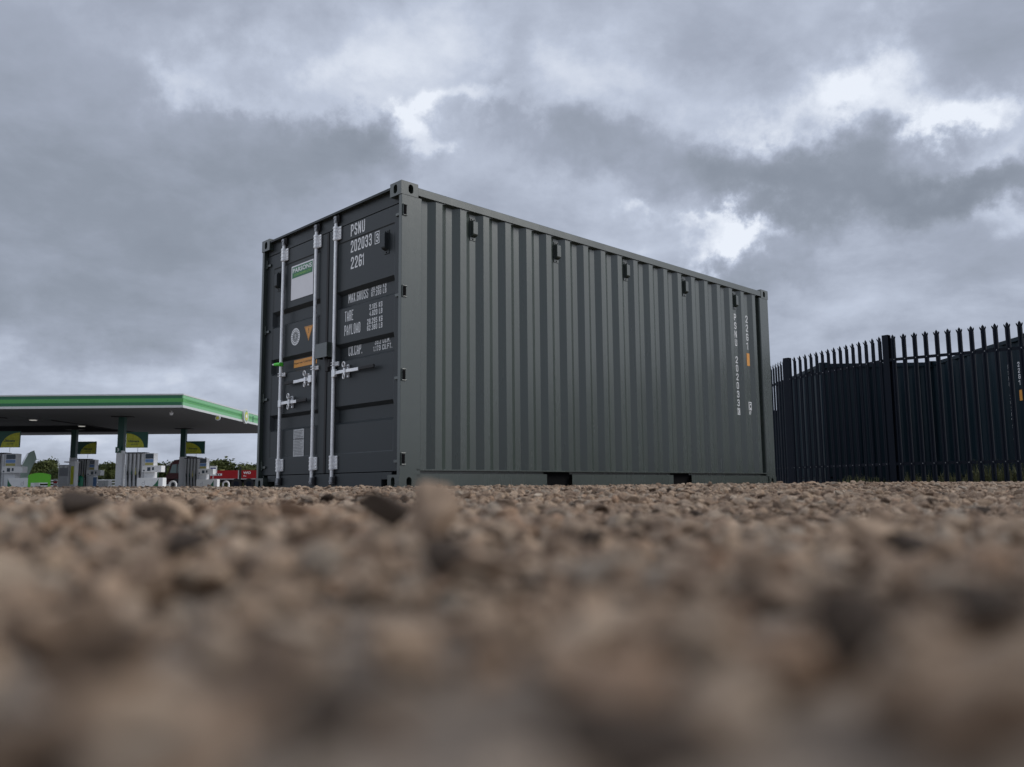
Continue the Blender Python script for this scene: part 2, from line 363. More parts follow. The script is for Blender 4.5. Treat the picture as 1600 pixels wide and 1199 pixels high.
# stones -------------------------------------------------------------
sm = bpy.data.materials.new('gravel_stone'); sm.use_nodes = True
t = sm.node_tree; b = t.nodes['Principled BSDF']; b.inputs['Roughness'].default_value = .85; b.inputs['Specular IOR Level'].default_value = .25
at_ = t.nodes.new('ShaderNodeAttribute'); at_.attribute_type = 'INSTANCER'; at_.attribute_name = 'tint'
cr = t.nodes.new('ShaderNodeValToRGB'); t.links.new(at_.outputs['Fac'], cr.inputs[0])
pal = [(0, (0.076, 0.055, 0.041)), (0.1, (0.178, 0.123, 0.086)), (0.22, (0.285, 0.2, 0.14)), (0.38, (0.399, 0.281, 0.196)), (0.52, (0.381, 0.29, 0.216)), (0.64, (0.508, 0.363, 0.251)), (0.78, (0.368, 0.306, 0.244)), (0.88, (0.607, 0.449, 0.324)), (0.955, (0.354, 0.211, 0.13)), (1, (0.71, 0.57, 0.433))]
e = cr.color_ramp.elements; e[0].position = 0; e[0].color = (*pal[0][1], 1); e[1].position = 1; e[1].color = (*pal[-1][1], 1)
for p, c in pal[1:-1]: q = e.new(p); q.color = (*c, 1)
co = t.nodes.new('ShaderNodeTexCoord'); n1 = t.nodes.new('ShaderNodeTexNoise'); n1.inputs['Scale'].default_value = 2.2; n1.inputs['Detail'].default_value = 8
n1.inputs['Roughness'].default_value = .7; t.links.new(co.outputs['Object'], n1.inputs['Vector'])
mr = t.nodes.new('ShaderNodeMapRange'); mr.inputs[1].default_value = .3; mr.inputs[2].default_value = .7; mr.inputs[3].default_value = .68; mr.inputs[4].default_value = 1.25
t.links.new(n1.outputs[0], mr.inputs[0])
vm = t.nodes.new('ShaderNodeVectorMath'); vm.operation = 'SCALE'; t.links.new(cr.outputs[0], vm.inputs[0]); t.links.new(mr.outputs[0], vm.inputs['Scale'])
t.links.new(vm.outputs[0], b.inputs['Base Color'])
bp = t.nodes.new('ShaderNodeBump'); bp.inputs['Strength'].default_value = .5; bp.inputs['Distance'].default_value = .1
t.links.new(n1.outputs[0], bp.inputs['Height']); t.links.new(bp.outputs[0], b.inputs['Normal'])

import bmesh
scol = bpy.data.collections.new('stone_kinds')
nr = np.random.RandomState(3)
for k in range(14):
    bm = bmesh.new(); bmesh.ops.create_icosphere(bm, subdivisions=3, radius=1)
    cuts = [(Vector(nr.normal(size=3)).normalized(), nr.uniform(.38, .80)) for _ in range(11)]
    ph = nr.uniform(0, 6, 6)
    for v in bm.verts:
        c = v.co.copy()*1.0
        for d, h in cuts:
            s_ = c.dot(d)
            if s_ > h: c -= d*(s_-h)*.92
        f = 1+.05*math.sin(3*c.x+ph[0])*math.sin(4*c.y+ph[1])+.03*math.sin(9*c.z+ph[2]+5*c.x)
        v.co = c*f
    me = bpy.data.meshes.new('stone'); bm.to_mesh(me); bm.free(); me.materials.append(sm)
    for p in me.polygons: p.use_smooth = True
    ob = bpy.data.objects.new('stone_%02d' % k, me); scol.objects.link(ob)
pts, rot, scl, tint, idx = [], [], [], [], []
def scatter(n, r0, r1, amax, s0, s1, lift, pw=1.0):
    rr = np.sqrt(nr.uniform(r0*r0, r1*r1, n)) if pw == 1 else r0+(r1-r0)*nr.uniform(0, 1, n)**pw
    aa = nr.uniform(-amax, amax, n)
    x, y = rr*np.sin(aa), rr*np.cos(aa)
    s_ = s0*(s1/s0)**(nr.uniform(0, 1, n)**1.9)
    z = gz(x, y)+s_*nr.uniform(-.45, lift, n)
    pts.append(np.stack([x, y, z], 1))
    rot.append(np.stack([nr.normal(0, .35, n), nr.normal(0, .35, n), nr.uniform(0, 6.28, n)], 1))
    scl.append(np.stack([s_*nr.uniform(.85, 1.25, n), s_*nr.uniform(.7, 1.0, n), s_*nr.uniform(.42, .75, n)], 1))
    pv = np.sin(x*9.7+1.1*np.sin(y*5.1))*np.cos(y*8.3+x*3.7)*.5+np.sin(x*2.9+y*3.3)*.5      # damp and dry patches
    tint.append(np.clip(nr.beta(1.5, 1.6, n)+.16*pv*np.where(nr.uniform(0, 1, n) < .8, 1, 0), 0, .93+.07*(nr.uniform(0, 1, n) < .08))); idx.append(nr.randint(0, 14, n))
scatter(620, .035, .26, R(60), .0032, .0085, .1)
scatter(1900, .2, .5, R(50), .0035, .0115, .3)
scatter(26000, .5, 1.6, R(48), .0032, .0155, .45)
scatter(65000, 1.6, 4.5, R(46), .005, .021, .5)
scatter(120000, 4.5, 12, R(44), .009, .026, .6)
scatter(30000, 12, 26, R(42), .02, .04, .5)
# stones standing out near the lens; near-black ones stand in for shadowed gaps
SP = [(-0.033, 0.335, 0.035, 0.015, 0.0125, 0.0195, 0.42, 0.3), (-0.056, 0.37, 0.04, 0.015, 0.013, 0.009, 0.01, 1.2), (-0.182, 0.352, 0.044, 0.016, 0.012, 0.0065, 0.0, 0.4), (-0.0789, 0.204, 0.037, 0.01, 0.008, 0.004, 0.0, 0.1), (-0.0147, 0.174, 0.0355, 0.0085, 0.007, 0.0048, 0.0, 0.2), (0.0346, 0.089, 0.0345, 0.0066, 0.005, 0.0062, 0.0, 0.1), (0.0594, 0.108, 0.0345, 0.0078, 0.006, 0.0036, 0.0, -0.4), (-0.0136, 0.061, 0.0335, 0.005, 0.004, 0.0035, 0.0, 0.1), (0.0072, 0.0555, 0.0330, 0.011, 0.005, 0.0036, 0.0, 0.1), (0.0366, 0.133, 0.033, 0.005, 0.004, 0.0025, 0.04, 0.3), (-0.0407, 0.0906, 0.0345, 0.0045, 0.004, 0.0024, 0.03, 0.3), (0.1196, 0.257, 0.031, 0.009, 0.007, 0.0045, 0.0, 0.1), (0.155, 0.37, 0.028, 0.016, 0.012, 0.008, 0.62, 0.1), (0.0438, 0.1834, 0.033, 0.0032, 0.003, 0.003, 0.955, 0.1)]
for (x, y, z, a, b_, c, ti, rz) in SP:
    pts.append(np.array([[x, y, z]])); rot.append(np.array([[.1, .15, rz]])); scl.append(np.array([[a, b_, c]])); tint.append(np.array([ti])); idx.append(np.array([3]))
pts, rot, scl, tint, idx = [np.concatenate(q) for q in (pts, rot, scl, tint, idx)]
me = bpy.data.meshes.new('gravel'); me.vertices.add(len(pts)); me.vertices.foreach_set('co', pts.astype('f').ravel())
for nm, ty, arr, key in (('rot', 'FLOAT_VECTOR', rot, 'vector'), ('scl', 'FLOAT_VECTOR', scl, 'vector'), ('tint', 'FLOAT', tint, 'value')):
    a = me.attributes.new(nm, ty, 'POINT'); a.data.foreach_set(key, arr.astype('f').ravel())
a = me.attributes.new('idx', 'INT', 'POINT'); a.data.foreach_set('value', idx.astype('i'))
gr = bpy.data.objects.new('gravel', me); COL.objects.link(gr); me.materials.append(sm)
tag(gr, 'loose brown and grey gravel stones covering the yard', 'gravel', kind='stuff')
gt = bpy.data.node_groups.new('scatter_stones', 'GeometryNodeTree')
gt.interface.new_socket('Geometry', in_out='INPUT', socket_type='NodeSocketGeometry'); gt.interface.new_socket('Geometry', in_out='OUTPUT', socket_type='NodeSocketGeometry')
gi, go = gt.nodes.new('NodeGroupInput'), gt.nodes.new('NodeGroupOutput')
ip = gt.nodes.new('GeometryNodeInstanceOnPoints'); ci = gt.nodes.new('GeometryNodeCollectionInfo')
ci.inputs['Collection'].default_value = scol; ci.inputs['Separate Children'].default_value = True; ci.inputs['Reset Children'].default_value = True
def na(nm, ty):
    q = gt.nodes.new('GeometryNodeInputNamedAttribute'); q.data_type = ty; q.inputs['Name'].default_value = nm
    return [o for o in q.outputs if o.enabled and o.name == 'Attribute'][0]
gt.links.new(gi.outputs[0], ip.inputs['Points']); gt.links.new(ci.outputs[0], ip.inputs['Instance'])
ip.inputs['Pick Instance'].default_value = True
gt.links.new(na('idx', 'INT'), ip.inputs['Instance Index']); gt.links.new(na('rot', 'FLOAT_VECTOR'), ip.inputs['Rotation'])
gt.links.new(na('scl', 'FLOAT_VECTOR'), ip.inputs['Scale']); gt.links.new(ip.outputs[0], go.inputs[0])
gr.modifiers.new('scatter', 'NODES').node_group = gt

# ------------------------------------------------------------------ shipping containers
W_, H_ = 2.438, 2.591
def corrugated(L, x0, x1, z0, z1, first, n, yo=.012, yi=.048, sgn=1, ybase=0):
    """long side wall; trapezoidal ribs of 278.5 mm pitch with closed ends"""
    P = .2785; xs = [(x0, yi)]
    for k in range(n):
        b_ = first+P*k
        xs += [(b_, yi), (b_+.068, yo), (b_+.140, yo), (b_+.208, yi)]
    xs.append((x1, yi))
    rows = [(z0, 0), (z0+.002, 1), (z1-.014, 1), (z1, 0)]
    vs = []
    for z, k in rows:
        for x, y in xs: vs.append((x, ybase+sgn*(y if k else yo), z))
    m = len(xs); fs = [(r_*m+i, r_*m+i+1, (r_+1)*m+i+1, (r_+1)*m+i) for r_ in range(3) for i in range(m-1)]
    if sgn < 0: fs = [f[::-1] for f in fs]
    mb = MB(); mb.add(vs, fs); return mb
def casting(x, y, z, sx, sy, mb=None):
    """corner casting 178 x 162 x 118 at corner (x,y,z); sx, sy = inward directions"""
    mb = mb or MB(); lx, ly, lz = .178*sx, .162*sy, .118
    hs = stadium(.100, .059, .026, .040); he = stadium(.086, .059, .026, .040)
    mb.holed(lambda u, v, d: (x+sx*u, y+sy*d, z+v), (0, .178, 0, .118), hs, .07)
    mb.holed(lambda u, v, d: (x+sx*d, y+sy*u, z+v), (0, .162, 0, .118), he, .07)
    q = [(x, y), (x+lx, y), (x+lx, y+ly), (x, y+ly)]
    for zz in (z, z+lz): mb.add([(a, b_, zz) for a, b_ in q], [(0, 1, 2, 3)])
    mb.add([(x+lx, y, z), (x+lx, y+ly, z), (x+lx, y+ly, z+lz), (x+lx, y, z+lz)], [(0, 1, 2, 3)])
    mb.add([(x, y+ly, z), (x+lx, y+ly, z), (x+lx, y+ly, z+lz), (x, y+ly, z+lz)], [(0, 1, 2, 3)])
    return mb
def shell(root, L, pm, nribs, first=.313, both_ends=False, pockets=True):
    """frame, walls and roof common to every container"""
    e = .003
    for x, sx in ((-e, 1), (L+e, -1)):
        for y, sy in ((-e, 1), (W_+e, -1)):
            for z in (0, H_-.118+.0): casting(x, y, z, sx, sy).build('corner_casting', pm, root)
    for y, sy in ((0, 1), (W_, -1)):
        for x, sx, dd in ((0, 1, .222), (L, -1, .222)):
            q = MB(); f = lambda a, b_, t, x=x, sx=sx, y=y, sy=sy: (x+sx*a, y+sy*b_, t)
            q.prism([(.004, .0), (.214, .0), (dd, .012), (dd, .05), (.06, .05), (.06, .04), (.004, .04)], f, .118, H_-.118)
            q.build('corner_post', pm, root, bevel=.003)
        q = MB(); f = lambda a, b_, t, y=y, sy=sy: (t, y+sy*a, b_)
        q.prism([(.0, 2.496), (.0, 2.560), (.006, 2.566), (.06, 2.566), (.06, 2.496)], f, .178, L-.178)
        q.build('top_rail', pm, root)
        q = MB(); yy = lambda a: y+sy*a
        def bx(x0, x1, a0, a1, z0, z1): q.box(x0, x1, min(yy(a0), yy(a1)), max(yy(a0), yy(a1)), z0, z1)
        bx(.176, L-.176, .0, .06, .152, .163); bx(.176, L-.176, .055, .06, .13, .152)
        cutx = [.176]+([1.735, 2.095, 3.785, 4.145] if pockets else [])+[L-.176]
        for i in range(0, len(cutx), 2): bx(cutx[i], cutx[i+1], .008, .014, .018, .128); bx(cutx[i], cutx[i+1], .014, .049, .018, .024)
        q.build('bottom_rail', pm, root)
        if pockets and sy > 0:
            for a0, a1 in ((1.735, 2.095), (3.785, 4.145)):
                MB().box(a0-.002, a1+.002, .0495, .0498, .019, .15).build('fork_pocket_shade', 'dark', root)  # black sheet stands in for the shaded depth of the pocket
        corrugated(L, .215, L-.215, .163, 2.497, first, nribs, sgn=sy, ybase=y).build('side_wall', pm, root)
    MB().box(.07, L-.07, .10, W_-.10, .10, .15).build('underframe', 'dark', root)  # near-black slab, underside shade put into its colour
    # roof: shallow corrugated sheet
    xs = []; x = .15
    while x < L-.15: xs += [(x, 2.562), (x+.03, 2.574), (x+.12, 2.574), (x+.15, 2.562)]; x += .209
    m = len(xs); q = MB(); q.add([(a, .05, c) for a, c in xs]+[(a, W_-.05, c) for a, c in xs], [(i, i+m, i+m+1, i+1) for i in range(m-1)])
    q.box(.0+.02, .2, .16, W_-.16, 2.55, 2.560); q.build('roof', pm, root)
    ends = [(L, -1)]+([(0, 1)] if both_ends else [])
    for x, sx in ends:
        q = MB(); ys = [(.05, .06)]; y = .10
        while y < W_-.3: ys += [(y, .06), (y+.05, .02), (y+.16, .02), (y+.21, .06)]; y += .25
        ys.append((W_-.05, .06)); m = len(ys)
        q.add([(x+sx*d, a, z) for z in (.16, 2.49) for a, d in ys], [(i, i+1, i+1+m, i+m) for i in range(m-1)])
        q.build('end_wall', pm, root)
        for z0, z1 in ((2.480, 2.565), (.02, .163)): MB().box(*(sorted((x, x+sx*.06))), .162, W_-.162, z0, z1).build('end_rail', pm, root)

KX, KY, KZ, KA = -.91709, 6.77758, .03859, R(44.0065)
CL = 6.058
box1 = thing('shipping_container', (KX, KY, KZ), KA, 'large grey green shipping container with white lettering and galvanised door bars, nearest and lit brightest', 'shipping container')
shell(box1, CL, M['paint'], 20)

# vents on the long side
def vent(fn, parent, m='paint'):
    q = MB()
    def bx(a0, a1, d0, d1, z0, z1):
        c = [fn(a, d, z) for a in (a0, a1) for d in (d0, d1) for z in (z0, z1)]
        q.add(c, [(0, 1, 3, 2), (4, 6, 7, 5), (0, 4, 5, 1), (2, 3, 7, 6), (0, 2, 6, 4), (1, 5, 7, 3)])
    bx(-.034, .034, 0, .006, -.105, .105)
    pr = [(0.006, -.075), (.040, -.062), (.046, -.05), (.046, .062), (.040, .072), (0.006, .078)]
    n = len(pr)
    q.add([fn(-.028, d, z) for d, z in pr]+[fn(.028, d, z) for d, z in pr], [(i, (i+1) % n, (i+1) % n+n, i+n) for i in range(n)]+[tuple(range(n)), tuple(range(n, 2*n))])
    o = q.build('vent', m, parent, bevel=.002)
    for z in (-.092, .092):
        for a in (-.017, .017) if z > 0 else (0,): MB().cyl(fn(a, .0055, z), fn(a, .009, z), .006, n=8).build('screw', 'dark', o)
    return o
for xc in (.835, 1.949, 3.063, 4.177, 5.291):
    vent(lambda a, d, z, xc=xc: (xc+a, .048-d, 2.345+z), box1)

# door end ----------------------------------------------------------
def D(u, z, off): return u+off*(5.51+u)/4.05, z+off*(z-.011)/4.05
q = MB()
q.box(.046, .09, .06, W_-.06, 2.425, 2.560); q.box(.002, .09, .164, W_-.164, 2.560, 2.567); q.box(.002, .006, .164, W_-.164, 2.545, 2.560)
q.build('door_header', 'door', box1, bevel=.002)
q = MB(); q.box(.044, .09, .31, 2.13, .018, .142); q.box(.044, .09, .165, .31, .082, .142); q.box(.044, .09, 2.13, 2.273, .082, .142); q.box(.044, .09, .165, .19, .018, .082)
q.build('door_sill', 'door', box1, bevel=.002)
q = MB(); q.box(.10, .11, .01, W_-.01, .10, 2.50); q.build('door_gasket', 'rubber', box1)
XF, XP, XR = .048, .054, .092
PROF = [(.316, XF), (.324, XP), (.580, XP), (.604, XR), (.716, XR), (.748, XP), (1.150, XP), (1.176, XR), (1.284, XR), (1.318, XP),
        (1.640, XP), (1.668, XR), (1.775, XR), (1.812, XP), (2.262, XP), (2.272, XF)]
def make_door(u0, u1, p0, p1):
    zs = [(.150, XF)]+PROF+[(2.418, XF)]
    us = [(u0, 0), (p0, 0), (p0+.018, 1), (p1-.018, 1), (p1, 0), (u1, 0)]
    vs = [((z[1] if k else XF), u, z[0]) for z in zs for u, k in us]
    m = len(us); fs = [(i*m+j, (i+1)*m+j, (i+1)*m+j+1, i*m+j+1) for i in range(len(zs)-1) for j in range(m-1)]
    q = MB(); q.add(vs, fs)
    q.box(XF+.0005, .098, u0, u0+.012, .150, 2.418); q.box(XF+.0005, .098, u1-.012, u1, .150, 2.418)
    q.box(XF+.0005, .098, u0, u1, .150, .156); q.box(XF+.0005, .098, u0, u1, 2.412, 2.418)
    return q.build('door', 'door', box1)
UC = 1.212
doorR = make_door(.030, UC-.006, .150, 1.062)
doorL = make_door(UC+.006, W_-.030, 1.338, 2.268)
# rubber seal lines and hinge posts
MB().box(XF-.006, XF+.01, UC-.016, UC+.016, .152, 2.416).build('centre_seal', 'rubber', doorL)
for dr, us_, sy in ((doorR, 0, 1), (doorL, W_, -1)):
    for zc in (.245, .935, 1.637, 2.338):
        q = MB(); y = lambda a: us_+sy*a
        q.box(XF-.016, XF-.001, min(y(.028), y(.125)), max(y(.028), y(.125)), zc-.03, zc-.005)
        q.box(XF-.020, XF-.001, min(y(.026), y(.060)), max(y(.026), y(.060)), zc-.045, zc+.045)
        q.cyl((XF-.022, y(.020), zc-.05), (XF-.022, y(.020), zc+.05), .014, n=12)
        q.box(.012, .016, min(y(-.010), y(.02)), max(y(-.010), y(.02)), zc-.050, zc+.050)
        q.box(.016, .060, min(y(-.010), y(-.001)), max(y(-.010), y(-.001)), zc+.042, zc+.050)
        q.box(.016, .060, min(y(-.010), y(-.001)), max(y(-.010), y(-.001)), zc-.050, zc-.042)
        h = q.build('hinge', 'paint', dr, bevel=.002)
        MB().box(.022, .054, min(y(-.003), y(.01)), max(y(-.003), y(.01)), zc-.038, zc+.038).build('hinge_slot_shade', 'dark', h)  # solid black block stands in for the shade inside the slot
# locking bars
def locking_bar(u, door):
    x = .026
    b_ = MB(); b_.cyl((x, u, .085), (x, u, 2.50), .0168, n=18); bar = b_.build('locking_bar', 'galv', door)
    for z0, z1 in ((.178, .306), (2.300, 2.432)):
        g_ = MB(); g_.cyl((x, u, z0), (x, u, z1), .026, n=18)
        g_.box(XF-.016, XF-.002, u-.070, u+.022, z0+.004, z1-.004); g_.box(x-.004, XF-.01, u-.030, u+.024, z0+.002, z1-.002)
        for k in range(4): g_.cyl((XF-.014, u-.054, z0+.02+k*.03), (XF-.024, u-.054, z0+.02+k*.03), .007, n=8)
        for k in (.012, .044, .084, .116): g_.cyl((x, u, z0+k-.004), (x, u, z0+k+.004), .030, n=18)
        g_.build('bar_guide', 'galv', door, bevel=.002)
    g_ = MB()
    g_.box(XF-.016, XF-.001, u-.066, u+.02, 1.118, 1.158); g_.box(x-.022, XF-.01, u-.024, u+.024, 1.122, 1.130); g_.box(x-.022, XF-.01, u-.024, u+.024, 1.146, 1.154)
    for k in (-1, 1): g_.cyl((XF-.014, u-.05, 1.138+k*.010), (XF-.027, u-.05, 1.138+k*.010), .007, n=8)
    g_.build('bar_bracket', 'galv', door, bevel=.002)
    for z, s_ in ((.085, -1), (2.500, 1)):
        c = MB()
        c.cyl((x, u, z-.035), (x, u, z+.030), .023, n=14)
        c.box(x-.026, x-.004, u-.034, u+.012, z+s_*.012-.008, z+s_*.012+.008); c.box(x-.026, x-.010, u-.036, u-.022, z-.022, z+.022)
        c.build('locking_cam', 'steel', door, bevel=.003)
        k = MB()
        k.box(.020, .045, u-.054, u-.040, z-.03, z+.034); k.box(.020, .045, u+.026, u+.040, z-.03, z+.034); k.box(.020, .045, u-.054, u+.040, z+s_*.034-.006, z+s_*.034+.006); k.box(.038, .0455, u-.054, u+.040, z-.034, z+.036)
        k.build('cam_keeper', 'rubber', door, bevel=.003)
def handle(u, z, dirn, galv, total, catch, door):
    x = .012
    h = MB()
    h.box(x-.014, x+.014, min(u, u+dirn*.045)-.004, max(u, u+dirn*.045)+.004, z-.034, z+.034)
    n = 8; L0 = .03; path = [(L0+(galv-L0)*i/n, -.012+.016*math.sin(math.pi*min(1, i/n*1.3))) for i in range(n+1)]
    for i in range(n):
        a0, d0 = path[i]; a1, d1 = path[i+1]
        vsx = [(x-.004-(d+.012)*.7+k, u+dirn*a, z+zz+a*.0) for a, d in ((a0, d0), (a1, d1)) for k in (0, .010) for zz in (-.015, .015)]
        h.add(vsx, [(0, 1, 3, 2), (4, 6, 7, 5), (0, 4, 5, 1), (2, 3, 7, 6), (0, 2, 6, 4), (1, 5, 7, 3)])
    ho = h.build('handle', 'galv', door, bevel=.002)
    g_ = MB(); e_ = path[-1][1]
    ya, yb = sorted((u+dirn*(galv-.004), u+dirn*total)); g_.box(x-.012-(e_+.012)*.5, x+.004-(e_+.012)*.5, ya, yb, z-.017, z+.017)
    g_.build('grip', 'rubber', ho, bevel=.006)
    c = MB(); uc = u+dirn*catch
    c.box(.030, XF-.001, uc-.012, uc+.012, z-.055, z+.06); c.cyl((.040, uc, z+.045), (-.006, uc, z+.045), .010, n=12); c.cyl((.040, uc, z-.03), (-.006, uc, z-.03), .008, n=12)
    ring = [(-.012, uc+.020*math.cos(a), z+.058+.024*math.sin(a)) for a in [2*math.pi*i/12 for i in range(13)]]; c.tube(ring, .006, 6)
    ring = [(-.010, uc+.015*math.cos(a), z-.048+.024*math.sin(a)) for a in [2*math.pi*i/12 for i in range(13)]]; c.tube(ring, .006, 6)
    c.box(-.010, .02, uc-.013, uc+.013, z-.020, z+.026)
    c.build('handle_catch', 'galv', door, bevel=.002)
B1, B2, B3 = D(1.975, 0, .028)[0], D(1.350, 0, .028)[0], D(1.006, 0, .028)[0]
locking_bar(B1, doorL); locking_bar(B2, doorL); locking_bar(B3, doorR)
handle(B3-.01, 1.050, -1, .425, .660, .215, doorR)
handle(B2+.01, 1.040, 1, .345, .505, .095, doorL)
handle(B1-.01, .848, -1, .345, .530, .215, doorL)
q = MB(); u0, z0 = D(1.092, 1.21, -.02); u1, z1 = D(1.298, 1.346, -.02)
q.box(-.045, -.041, u0, u1, z0, z1); q.box(-.045, .040, u0, u0+.004, z0, z1); q.box(-.045, .040, u1-.004, u1, z0, z1); q.box(-.045, .040, u0, u1, z1-.004, z1)
q.build('lock_box', 'paint', doorR, bevel=.002)
q = MB(); q.box(.0, .03, u0+.06, u0+.10, z0-.05, z0); q.cyl((.01, u0+.03, z0-.09), (.01, u0+.03, z0-.02), .02, n=10); q.build('padlock_bracket', 'rubber', doorR, bevel=.003)
q = MB(); q.box(.0, .03, UC-.10, UC-.05, 1.075, 1.16); q.build('door_retainer', 'rubber', doorR, bevel=.008)
# two door vents
for u, z, dr in ((.210, 2.097, doorR), (2.068, 2.100, doorL)):
    uu, zz = D(u, z, .045)
    vent(lambda a, d, zv, uu=uu, zz=zz: (XP-d, uu+a, zz+zv), dr, 'door')
# lettering on the right door
def dtext(txt, u_left, u_right, z0, z1, off, gap=.34):
    a0, b0 = D(u_left, z0, off); a1, b1 = D(u_right, z1, off)
    for wd in range(txt.count(' ')+1):
        q = MB(); stext(q, txt, lambda a, b_, k: (off-.0015-k*.0002, -a, b_), -a0, -a1, b0, b1, gap=gap, word=wd); q.build('lettering', 'letter', doorR)
P_, Rr = XP, XR
dtext('PSNU', .759, .536, 2.268, 2.377, XF); dtext('202033', .756, .427, 2.116, 2.225, P_); dtext('22G1', .751, .541, 1.963, 2.072, P_)
dtext('3', .362, .325, 2.128, 2.203, P_)
dtext('MAX.GROSS', .779, .472, 1.656, 1.746, Rr)
dtext('30.480 KG', .423, .201, 1.706, 1.751, Rr); dtext('67.200 LB', .423, .201, 1.656, 1.700, Rr)
dtext('TARE', .834, .700, 1.494, 1.588, P_); dtext('PAYLOAD', .838, .586, 1.368, 1.461, P_)
dtext('2.185 KG', .450, .256, 1.545, 1.590, P_); dtext('4.820 LB', .448, .256, 1.488, 1.534, P_)
dtext('28.295 KG', .481, .253, 1.418, 1.466, P_); dtext('62.380 LB', .480, .253, 1.363, 1.409, P_)
dtext('CU.CAP.', .764, .552, 1.175, 1.268, Rr); dtext('33.2 CU.M.', .359, .140, 1.226, 1.272, Rr); dtext('1.173 CU.FT.', .378, .112, 1.170, 1.214, Rr)
def dframe(mb, uL, uR, z0, z1, off, t_):
    a0, b0 = D(uL, z0, off); a1, b1 = D(uR, z1, off); x = off-.0015
    for (p, r_, s_, w_) in ((a1, a0, b0, b0+t_), (a1, a0, b1-t_, b1), (a1, a1+t_, b0+t_, b1-t_), (a0-t_, a0, b0+t_, b1-t_)):
        mb.add([(x, p, s_), (x, r_, s_), (x, r_, w_), (x, p, w_)], [(0, 1, 2, 3)])
q = MB(); dframe(q, .381, .310, 2.112, 2.222, P_, .007)
q.build('number_frame', 'letter', doorR)
def dquad(name, m, uL, uR, z0, z1, off, lift, parent, th=.0):
    a0, b0 = D(uL, z0, off); a1, b1 = D(uR, z1, off)
    mb = MB(); mb.box(off-lift, off-lift+.0012, a1, a0, b0, b1); return mb.build(name, m, parent)
sg = dquad('company_sign', 'sticker', 1.808, 1.392, 1.852, 2.195, P_, .004, doorL)
dquad('sign_band', 'sticker_green', 1.790, 1.408, 2.070, 2.180, P_, .0056, doorL)
q = MB()
def ltext(mb, txt, uL, uR, z0, z1, off, lift, bold=.02):
    a0, b0 = D(uL, z0, off); a1, b1 = D(uR, z1, off)
    text(mb, txt, lambda a, b_: (off-lift, -a, b_), -a0, -a1, b0, b1, bold)
ltext(q, 'PARSONS', 1.778, 1.420, 2.122, 2.168, P_, .0066, .03); q.build('sign_lettering', 'letter', doorL)
q = MB(); ltext(q, 'CONTAINERS LTD', 1.750, 1.436, 2.086, 2.108, P_, .0066, .03); q.build('sign_lettering', 'yellow_green', doorL)
# round certification mark
uc, zc = D(1.706, 1.479, P_); q = MB(); n = 28
def ringm(mb, r0, r1, x):
    mb.add([(x, uc+r0*math.cos(2*math.pi*i/n), zc+r0*math.sin(2*math.pi*i/n)) for i in range(n)]+[(x, uc+r1*math.cos(2*math.pi*i/n), zc+r1*math.sin(2*math.pi*i/n)) for i in range(n)],
           [(i, (i+1) % n, (i+1) % n+n, i+n) for i in range(n)])
ringm(q, .052, .086, P_-.0015); ringm(q, .040, .044, P_-.0015)
for i in range(5):
    hw = .030 if i % 2 else .022
    q.add([(P_-.0015, uc-hw, zc-.026+i*.012), (P_-.0015, uc+hw, zc-.026+i*.012), (P_-.0015, uc+hw*.7, zc-.020+i*.012), (P_-.0015, uc-hw*.7, zc-.020+i*.012)], [(0, 1, 2, 3)])
q.build('certification_mark', 'letter', doorL)
q = MB()
for i in range(18):
    a = 2*math.pi*i/18
    q.add([(P_-.0025, uc+r_*math.cos(a+s_), zc+r_*math.sin(a+s_)) for r_, s_ in ((.060, -.09), (.060, .09), (.076, .07), (.076, -.07))], [(0, 1, 2, 3)])
q.build('certification_lettering', 'grey_ink', doorL)
q = MB(); p3 = [D(1.540, 1.552, P_), D(1.378, 1.552, P_), D(1.459, 1.407, P_)]
q.add([(P_-.0015, a, b_) for a, b_ in p3], [(0, 1, 2)]); q.build('warning_triangle', 'orange', doorL)
q = MB(); c3 = (sum(a for a, b_ in p3)/3, sum(b_ for a, b_ in p3)/3)
pi = [(c3[0]+(a-c3[0])*.82, c3[1]+(b_-c3[1])*.82) for a, b_ in p3]; po = [(c3[0]+(a-c3[0])*.88, c3[1]+(b_-c3[1])*.88) for a, b_ in p3]
q.add([(P_-.0025, a, b_) for a, b_ in pi+po], [(i, (i+1) % 3, (i+1) % 3+3, i+3) for i in range(3)])
text(q, '!', lambda a, b_: (P_-.0025, -a, b_), -c3[0]-.006, -c3[0]+.006, c3[1]-.02, c3[1]+.03); q.build('warning_print', 'ink', doorL)
dquad('steel_grade_label', 'orange', 1.720, 1.300, 1.172, 1.247, Rr, .002, doorL)
q = MB(); ltext(q, 'Repair with "CORTEN" steel', 1.710, 1.315, 1.200, 1.222, Rr, .0030, .02); q.build('label_print', 'ink', doorL)
q = MB(); u0, z0 = D(1.696, .312, P_); u1, z1 = D(1.499, .574, P_)
for a0, a1 in ((z0, z0+.168), (z0+.172, z1)): q.box(P_-.004, P_-.001, u1, u0, a0, a1)
q.build('data_plate', 'plate', doorL, bevel=.006)
q = MB()
for i in range(17):
    zz = z0+.018+i*.0142; w0 = rng.uniform(.010, .03); w1 = rng.uniform(.01, .07)
    q.add([(P_-.0047, u1+w1, zz), (P_-.0047, u0-w0, zz), (P_-.0047, u0-w0, zz+.005), (P_-.0047, u1+w1, zz+.005)], [(0, 1, 2, 3)])
q.build('plate_print', 'grey_ink', doorL)
